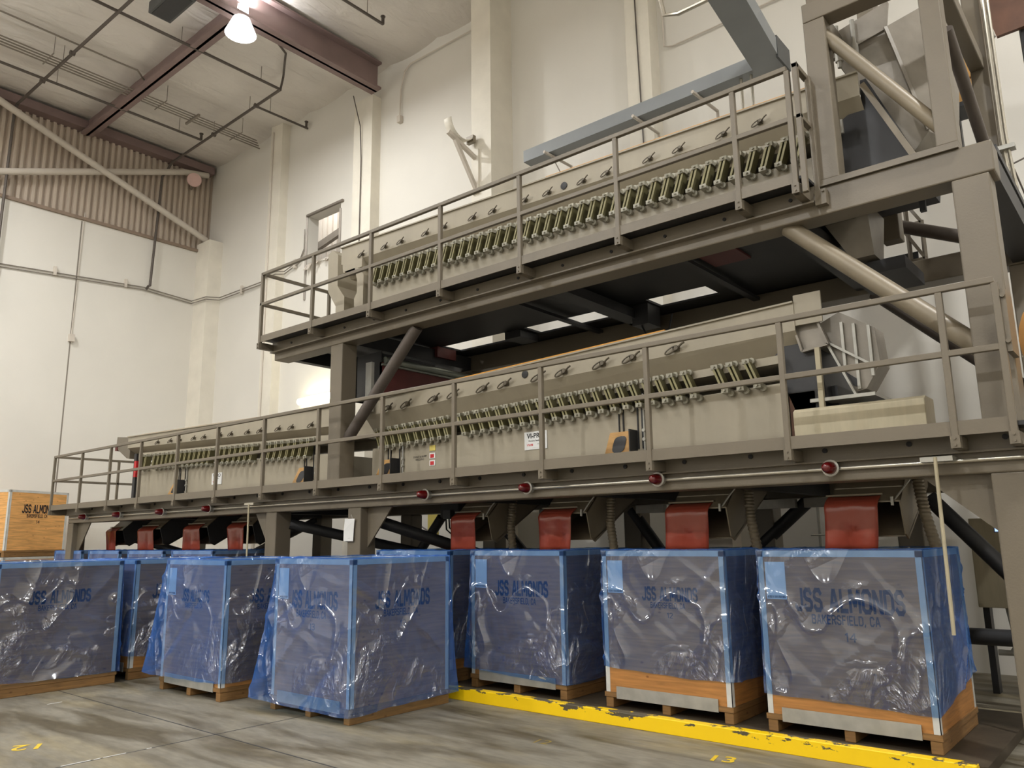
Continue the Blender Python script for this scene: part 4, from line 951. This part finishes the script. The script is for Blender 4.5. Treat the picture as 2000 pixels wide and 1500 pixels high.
# ================================================================== PIPES, DUCTS AND WALL FITTINGS
def sprinkler(label, pts, r=.03, hang=(), head=None, m=pipe_d, nm='sprinkler_pipe', cat='pipe', joints=()):
    t = thing(nm, label, cat, pts[0])
    MB().path(pts, r, 8).build('pipe', m, t)
    for p in hang: MB().tube(p, (p[0], p[1], ZC-.03), .008, 6).build('hanger', conduit_g, t)
    for p in joints: MB().lathe([(r*1.5, -.05), (r*1.5, .05)], p, 'y', 10).build('coupling', m, t)
    if head: MB().tube(head, (head[0], head[1], head[2]+.16), r*1.1, 8).tube((head[0], head[1], head[2]+.16), (head[0], head[1], head[2]+.18), r*1.7, 8).build('sprinkler_head', m, t)
    return t
sprinkler('dark sprinkler pipe nearest the left wall, running under the girder', [(-18.54, 2.0, 12.0), (-18.45, 9.4, 12.0)], .032, [(-18.5, 5.9, 12), (-18.45, 8.8, 12)], (-18.45, 9.4, 12.0))
sprinkler('dark sprinkler pipe crossing under the girder toward the elbow by the lamp', [(-14.9, 2.0, 12.0), (-14.86, 9.41, 12.0)], .032, [(-14.87, 7.0, 12), (-14.87, 8.9, 12)])
sprinkler('sprinkler main with a jog near the back wall, dropping down the left wall', [(-14.86, 9.41, 12.0), (-15.9, 9.43, 12.0), (-18.2, 9.45, 11.97), (-20.1, 9.45, 11.93), (-20.28, 9.45, 11.8), (-20.28, 9.3, 11.5), (-20.28, 9.2, 8.35), (-20.2, 9.12, 8.3), (-20.15, 9.06, 8.2)], .034, [(-17.9, 9.45, 12), (-16.2, 9.43, 12)], joints=[(-15.9, 9.43, 12.0), (-17.9, 9.45, 11.97)])
sprinkler('sprinkler riser beside the lamp rising from the elbow', [(-14.86, 9.41, 12.0), (-14.75, 9.4, 12.28), (-13.96, 8.93, 12.3), (-13.6, 8.3, 12.3)], .026)
sprinkler('short sprinkler branch pointing at the back wall', [(-15.9, 9.43, 11.98), (-15.8, 10.85, 11.95)], .028, [(-15.88, 9.8, 11.98)], (-15.8, 10.8, 11.95))
sprinkler('sprinkler pipe at the top edge right of the maroon beam', [(-11.25, 4.0, 12.0), (-11.23, 9.41, 12.0)], .03, [(-11.23, 9.0, 12)], (-11.23, 9.41, 12.0))
sprinkler('dark pipe along the left part of the roof, dropping down at the left wall', [(-13.2, 5.73, 12.0), (-20.1, 5.62, 12.0), (-20.25, 5.62, 11.8), (-20.25, 5.6, 7.0)], .034, [(-17.5, 5.66, 12)], joints=[(-17.0, 5.66, 12), (-18.6, 5.64, 12)])
t = thing('conduit_rack', 'bundle of thin grey conduits on hangers under the roof, ending by the back wall', 'pipes', (-17.7, 6, 12.0))
for k in range(4): MB().tube((-17.86+.11*k, 2.0, 12.02), (-17.76+.11*k, 10.7-.1*k, 12.02), .017, 6).build('conduit', conduit_g, t)
for y in (3.2, 5.4, 7.9, 9.9): MB().tube((-17.9, y, 12.0), (-17.3, y, 12.0), .014, 6).tube((-17.3, y, 12.0), (-17.3, y, ZC-.05), .008, 6).build('hanger', conduit_g, t)
MB().bar((-17.9, 8.7, 11.96), (-17.25, 8.7, 11.96), .05, .05).build('channel', conduit_g, t)
t = thing('roof_conduit', 'thin conduit rising along the roof insulation at the upper left corner', 'pipe', (-16.9, 6, 12.2))
MB().path([(-17.0, 2.5, 12.25), (-16.95, 6.6, 12.22), (-16.9, 7.0, 12.2), (-17.1, 7.25, 12.15)], .02, 6).build('conduit', conduit_g, t)
t = thing('ceiling_heater', 'dark grey rectangular unit hung under the roof left of the lamp', 'heater', (-13.4, 6.1, 11.7))
MB().box(-13.95, -12.95, 5.88, 6.32, 11.62, 11.86).build('casing', darkbox, t, .01)
MB().box(-13.9, -13.0, 5.93, 6.27, 11.61, 11.625).build('grille', steel_dark, t)
for x in (-13.9, -13.0): MB().tube((x, 6.1, 11.86), (x, 6.1, ZC-.05), .01, 6).build('hanger', conduit_g, t)
t = thing('flood_lamp', 'round pinkish flood lamp on the ribbed siding near the corner', 'lamp', (-20.3, 10.2, 11.7))
d = Vector((.80, -.35, -.18)).normalized(); p = Vector((-20.15, 10.15, 11.68))
MB().tube(p-d*.2, p, .12, 16, .19).build('housing', white_pipe, t); MB().tube(p, p+d*.03, .2, 18, .19).build('lens', pinkglass, t)
MB().tube((-20.5, 10.25, 11.55), (-20.3, 10.22, 11.62), .04, 8).build('arm', conduit_g, t)
t = thing('wall_conduit', 'pair of thin conduits running round the left corner to the wall opening', 'pipe', (-20.3, 8, 8.1))
for dz in (0, -.07):
    MB().path([(-20.37, 3.5, 7.9+dz), (-20.37, 5.74, 8.07+dz), (-20.36, 9.08, 8.3+dz), (-20.36, 10.42, 8.22+dz), (-19.65, 10.45, 8.2+dz), (-19.6, 10.82, 8.25+dz), (-17.2, 10.84, 8.25+dz), (-17.15, 10.6, 8.25+dz), (-16.6, 10.62, 8.25+dz), (-16.55, 10.84, 8.3+dz), (-15.9, 10.84, 8.45+dz), (-15.74, 10.84, 8.7+dz), (-15.74, 10.84, 9.2)], .014, 6).build('conduit', conduit_g, t)
for p in ((-20.36, 6.9, 8.2), (-20.36, 8.6, 8.3), (-18.5, 10.84, 8.25), (-16.1, 10.84, 8.4)): MB().box(p[0]-.04, p[0]+.04, p[1]-.03, p[1]+.03, p[2]-.12, p[2]+.1).build('clip', white_pipe, t)
t = thing('wall_conduit', 'thin white conduit dropping down the left wall panel joint to a small box', 'pipe', (-20.38, 7.4, 8))
MB().tube((-20.38, 7.46, 9.9), (-20.38, 7.42, 6.6), .012, 6).build('conduit', white_pipe, t); MB().box(-20.4, -20.3, 7.36, 7.48, 6.5, 6.68).build('junction_box', white_pipe, t)
t = thing('hanging_wire', 'thin dark wire from the maroon beam end down the second pilaster', 'wire', (-13.4, 10.6, 10))
MB().path([(-13.4, 10.4, 11.7), (-13.35, 10.58, 11.0), (-13.33, 10.61, 10.2), (-13.34, 10.62, 8.0), (-13.36, 10.62, 6.0)], .012, 6).build('wire', pipe_d, t)
t = thing('wall_conduit', 'white conduit along the top of the back wall bending down to a small fitting', 'pipe', (-11, 10.85, 11.9))
MB().path([(-9.55, 10.84, 12.08), (-11.0, 10.84, 12.1), (-11.95, 10.84, 12.12), (-12.15, 10.84, 12.0), (-12.26, 10.84, 11.6), (-12.29, 10.84, 10.95)], .016, 6).build('conduit', white_pipe, t); MB().box(-12.34, -12.24, 10.8, 10.9, 10.8, 10.96).build('fitting', white_pipe, t)
t = thing('wall_conduit', 'thin white conduit bent along the back wall at the top right', 'pipe', (-5, 10.85, 9.5))
MB().path([(-5.68, 10.85, 12.3), (-5.66, 10.85, 9.72), (-5.5, 10.85, 9.66), (-3.0, 10.85, 9.66)], .014, 6).build('conduit', white_pipe, t)
t = thing('pilaster_wire', 'dark cable running down the right hand pilaster', 'wire', (-6.1, 10.58, 10))
MB().path([(-6.05, 10.58, 12.3), (-6.02, 10.58, 10.0), (-5.98, 10.58, 7.5)], .012, 6).build('wire', pipe_d, t)
# cradle bracket on the third pilaster
t = thing('wall_bracket', 'white pipe cradle bracket with a rusty saddle on the tall pilaster', 'bracket', (-9.6, 10.2, 8.9))
MB().bar((-9.42, 10.24, 8.72), (-9.48, 9.55, 9.02), .07, .07).build('arm', white_pipe, t)
MB().bar((-9.42, 10.24, 8.1), (-9.46, 9.72, 8.92), .07, .07).build('strut', white_pipe, t)
MB().box(-9.5, -9.34, 10.22, 10.27, 8.0, 8.9).build('wall_plate', white2, t)
vs = []
for i in range(13):
    a_ = PI*(1.02+.8*i/12)
    for x in (-9.56, -9.38): vs.append((x, 9.86+.34*math.cos(a_), 9.30+.34*math.sin(a_)))
MB().add(vs, [(2*i, 2*i+1, 2*i+3, 2*i+2) for i in range(12)], True).build('saddle', white2, t).modifiers.new('s', 'SOLIDIFY').thickness = .015
MB().box(-9.56, -9.38, 10.12, 10.2, 9.02, 9.16).build('rust_tab', rust, t)
# grey wireway on the back wall
t = thing('grey_wireway', 'grey L shaped square wireway above the upper rail on the back wall', 'duct', (-5.5, 9.8, 7.9))
MB().box(-7.82, -3.33, 9.70, 9.92, 7.90, 8.11).build('duct_run', duct, t, .004)
MB().hexa([(-3.72, 9.70, 7.86), (-3.33, 9.70, 7.86), (-3.33, 9.70, 8.11), (-3.72, 9.70, 8.11)], [(-3.47, 7.4, 7.86), (-3.08, 7.4, 7.86), (-3.08, 7.4, 8.11), (-3.47, 7.4, 8.11)]).build('duct_run', duct, t, .004)
MB().box(-3.33, -3.30, 9.5, 9.95, 7.82, 8.14).build('end_flange', darkbox, t)
for x in (-7.3, -5.6, -4.6): MB().path([(x, 9.6, 7.88), (x+.05, 10.3, 7.86), (x+.06, 10.3, 7.45), (x+.06, 10.88, 7.4)], .025, 8).build('support', white_pipe, t)
for x in (-3.75, -3.6): MB().tube((x-.2, 9.8, 7.9), (x-.2, 9.8, 6.4), .022, 8).build('conduit', chrome, t)
MB().path([(-4.35, 8.2, 8.75), (-4.3, 8.3, 8.25), (-4.1, 8.3, 8.18), (-3.3, 8.3, 8.18)], .03, 8).build('conduit', chrome, t)
MB().tube((-7.3, 9.8, 7.9), (-7.05, 10.0, 7.2), .01, 6).build('drop_wire', conduit_g, t)
# bits at the top right behind the tower
t = thing('dark_panel', 'dark brown sheet panel at the top right corner behind the tower', 'panel', (-.7, 9, 7))
MB().prism([(-.98, 7.4), (-.84, 6.72), (-.2, 6.74), (-.2, 7.6), (-.98, 7.6)], 'y', 9.0, 9.05).build('panel', rustplate, t)
MB().prism([(-1.12, 7.3), (-.97, 7.3), (-.85, 6.74), (-.99, 6.6), (-1.05, 6.9)], 'y', 9.0, 9.04).build('flange', galv, t)
MB().tube((-.6, 9.1, 0), (-.6, 9.1, 7.6), .05, 8).build('post', steel_dark, t)
t = thing('block_shelf', 'dark shelf with tan blocks behind the tower post', 'shelf', (-1.2, 9.0, 6.2))
MB().box(-1.35, -.95, 8.95, 9.3, 6.05, 6.10).box(-1.35, -1.30, 9.2, 9.3, 4.45, 7.2).box(-1.0, -.95, 9.2, 9.3, 4.45, 7.2).box(-1.35, -.95, 9.28, 9.32, 6.1, 7.2).build('shelf_frame', steel_dark, t)
BLK = ['lowest tan block on the shelf behind the tower post', 'middle tan block stacked on the shelf behind the tower post', 'topmost tan block stacked on the shelf behind the tower post']
for i in range(3):
    tag(MB().box(-1.29+.04*i, -1.02-.03*i, 8.98, 9.26, 6.10+.26*i, 6.34+.26*i).build('tan_block', carton, origin=(-1.15, 9.1, 6.10+.26*i), bevel=.01), BLK[i], 'block', 'tan blocks behind the tower')
t = thing('tower_conduit', 'bright conduits strapped up the right end of the tower with trailing wires', 'pipe', (-.82, 8.1, 5.4))
MB().path([(-.83, 8.15, 7.6), (-.84, 8.15, 5.2), (-.82, 8.2, 4.75), (-.80, 8.25, 4.4)], .02, 8).path([(-.79, 8.13, 7.6), (-.80, 8.13, 5.2), (-.78, 8.2, 4.7)], .016, 8).build('conduit', chrome, t)
MB().box(-.88, -.74, 8.1, 8.2, 5.08, 5.12).build('strap', galv, t)
MB().path([(-.8, 8.2, 4.95), (-.6, 8.3, 5.05), (-.3, 8.4, 5.1), (0, 8.4, 5.12)], .008, 6).path([(-.78, 8.2, 4.9), (-.72, 8.3, 4.6), (-.6, 8.4, 4.1), (-.45, 8.5, 3.6)], .008, 6).build('wire', pipe_d, t)
t = thing('orange_drum', 'orange rounded guard just visible past the right platform leg', 'guard', (-.55, 7.3, 3.0))
MB().lathe([(.02, 0), (.42, 0), (.46, .04), (.46, .2), (.42, .24), (.02, .24)], (-.34, 7.0, 3.05), 'y', 28).build('guard', orange_guard, t)
MB().box(-.45, -.25, 7.05, 7.2, 0, 2.7).build('stand', steel_dark, t)
# pale equipment and pipes behind the lower right end
t = thing('control_cabinet', 'grey control cabinet with a latch behind the right platform leg', 'cabinet', (-1.3, 9.6, 0))
MB().box(-1.75, -.9, 9.5, 9.9, .85, 1.75).build('cabinet_body', galvbox, t, .01)
MB().tube((-1.45, 9.49, 1.1), (-1.43, 9.47, 1.02), .02, 8).build('latch', darkbox, t)
MB().path([(-1.5, 9.6, .85), (-1.45, 9.55, .5), (-1.5, 9.5, .42), (-1.62, 9.5, .42)], .03, 8).build('pipe', galv, t)
for x in (-1.7, -.95): MB().box(x-.03, x+.03, 9.6, 9.75, 0, .86).build('leg', steel_dark, t)
t = thing('status_screen', 'small glowing blue screen beside the right platform leg', 'screen', (-1.13, 7.4, 1.6))
MB().box(-1.19, -1.09, 7.4, 7.45, 1.60, 1.70).build('bezel', darkbox, t); MB().box(-1.18, -1.10, 7.394, 7.40, 1.61, 1.69).build('display', screen_glow, t)
MB().box(-1.15, -1.11, 7.42, 7.44, 0, 1.6).build('post', steel_dark, t)
t = thing('wall_panel_box', 'pale wall box with yellow handles behind the flap chute second from the right', 'box', (-5.3, 10.7, 1.3))
MB().box(-5.6, -4.9, 10.6, 10.9, 1.0, 2.0).build('box_body', white_pipe, t)
MB().prism([(-5.5, 1.78), (-5.1, 1.78), (-5.02, 1.92), (-5.12, 1.84), (-5.2, 1.94), (-5.3, 1.85), (-5.38, 1.95), (-5.46, 1.86), (-5.58, 1.97)], 'y', 10.5, 10.6).build('handle', yellink, t)
t = thing('wall_pipe', 'slim vertical pipes with valve on the back wall seen under the platform', 'pipe', (-3.6, 10.8, 1))
MB().tube((-3.75, 10.8, 0), (-3.75, 10.8, 2.4), .02, 8).tube((-3.55, 10.8, 0), (-3.55, 10.8, 2.4), .02, 8).tube((-3.85, 10.75, 1.6), (-3.3, 10.75, 1.6), .012, 6).build('pipe', galv, t)
MB().box(-3.62, -3.4, 10.65, 10.8, 1.3, 1.5).build('valve', paper, t)
t = thing('wire_frame_stand', 'thin wire stand with a hook seen between the paired platform legs', 'stand', (-10.5, 10.3, 0))
MB().tube((-10.0, 10.3, 0), (-10.0, 10.3, 2.2), .015, 6).tube((-11.0, 10.3, 1.9), (-10.0, 10.3, 1.45), .015, 6).build('frame', pipe_d, t)
MB().box(-10.7, -10.45, 10.28, 10.32, 1.6, 2.1).build('tag', yellink, t)
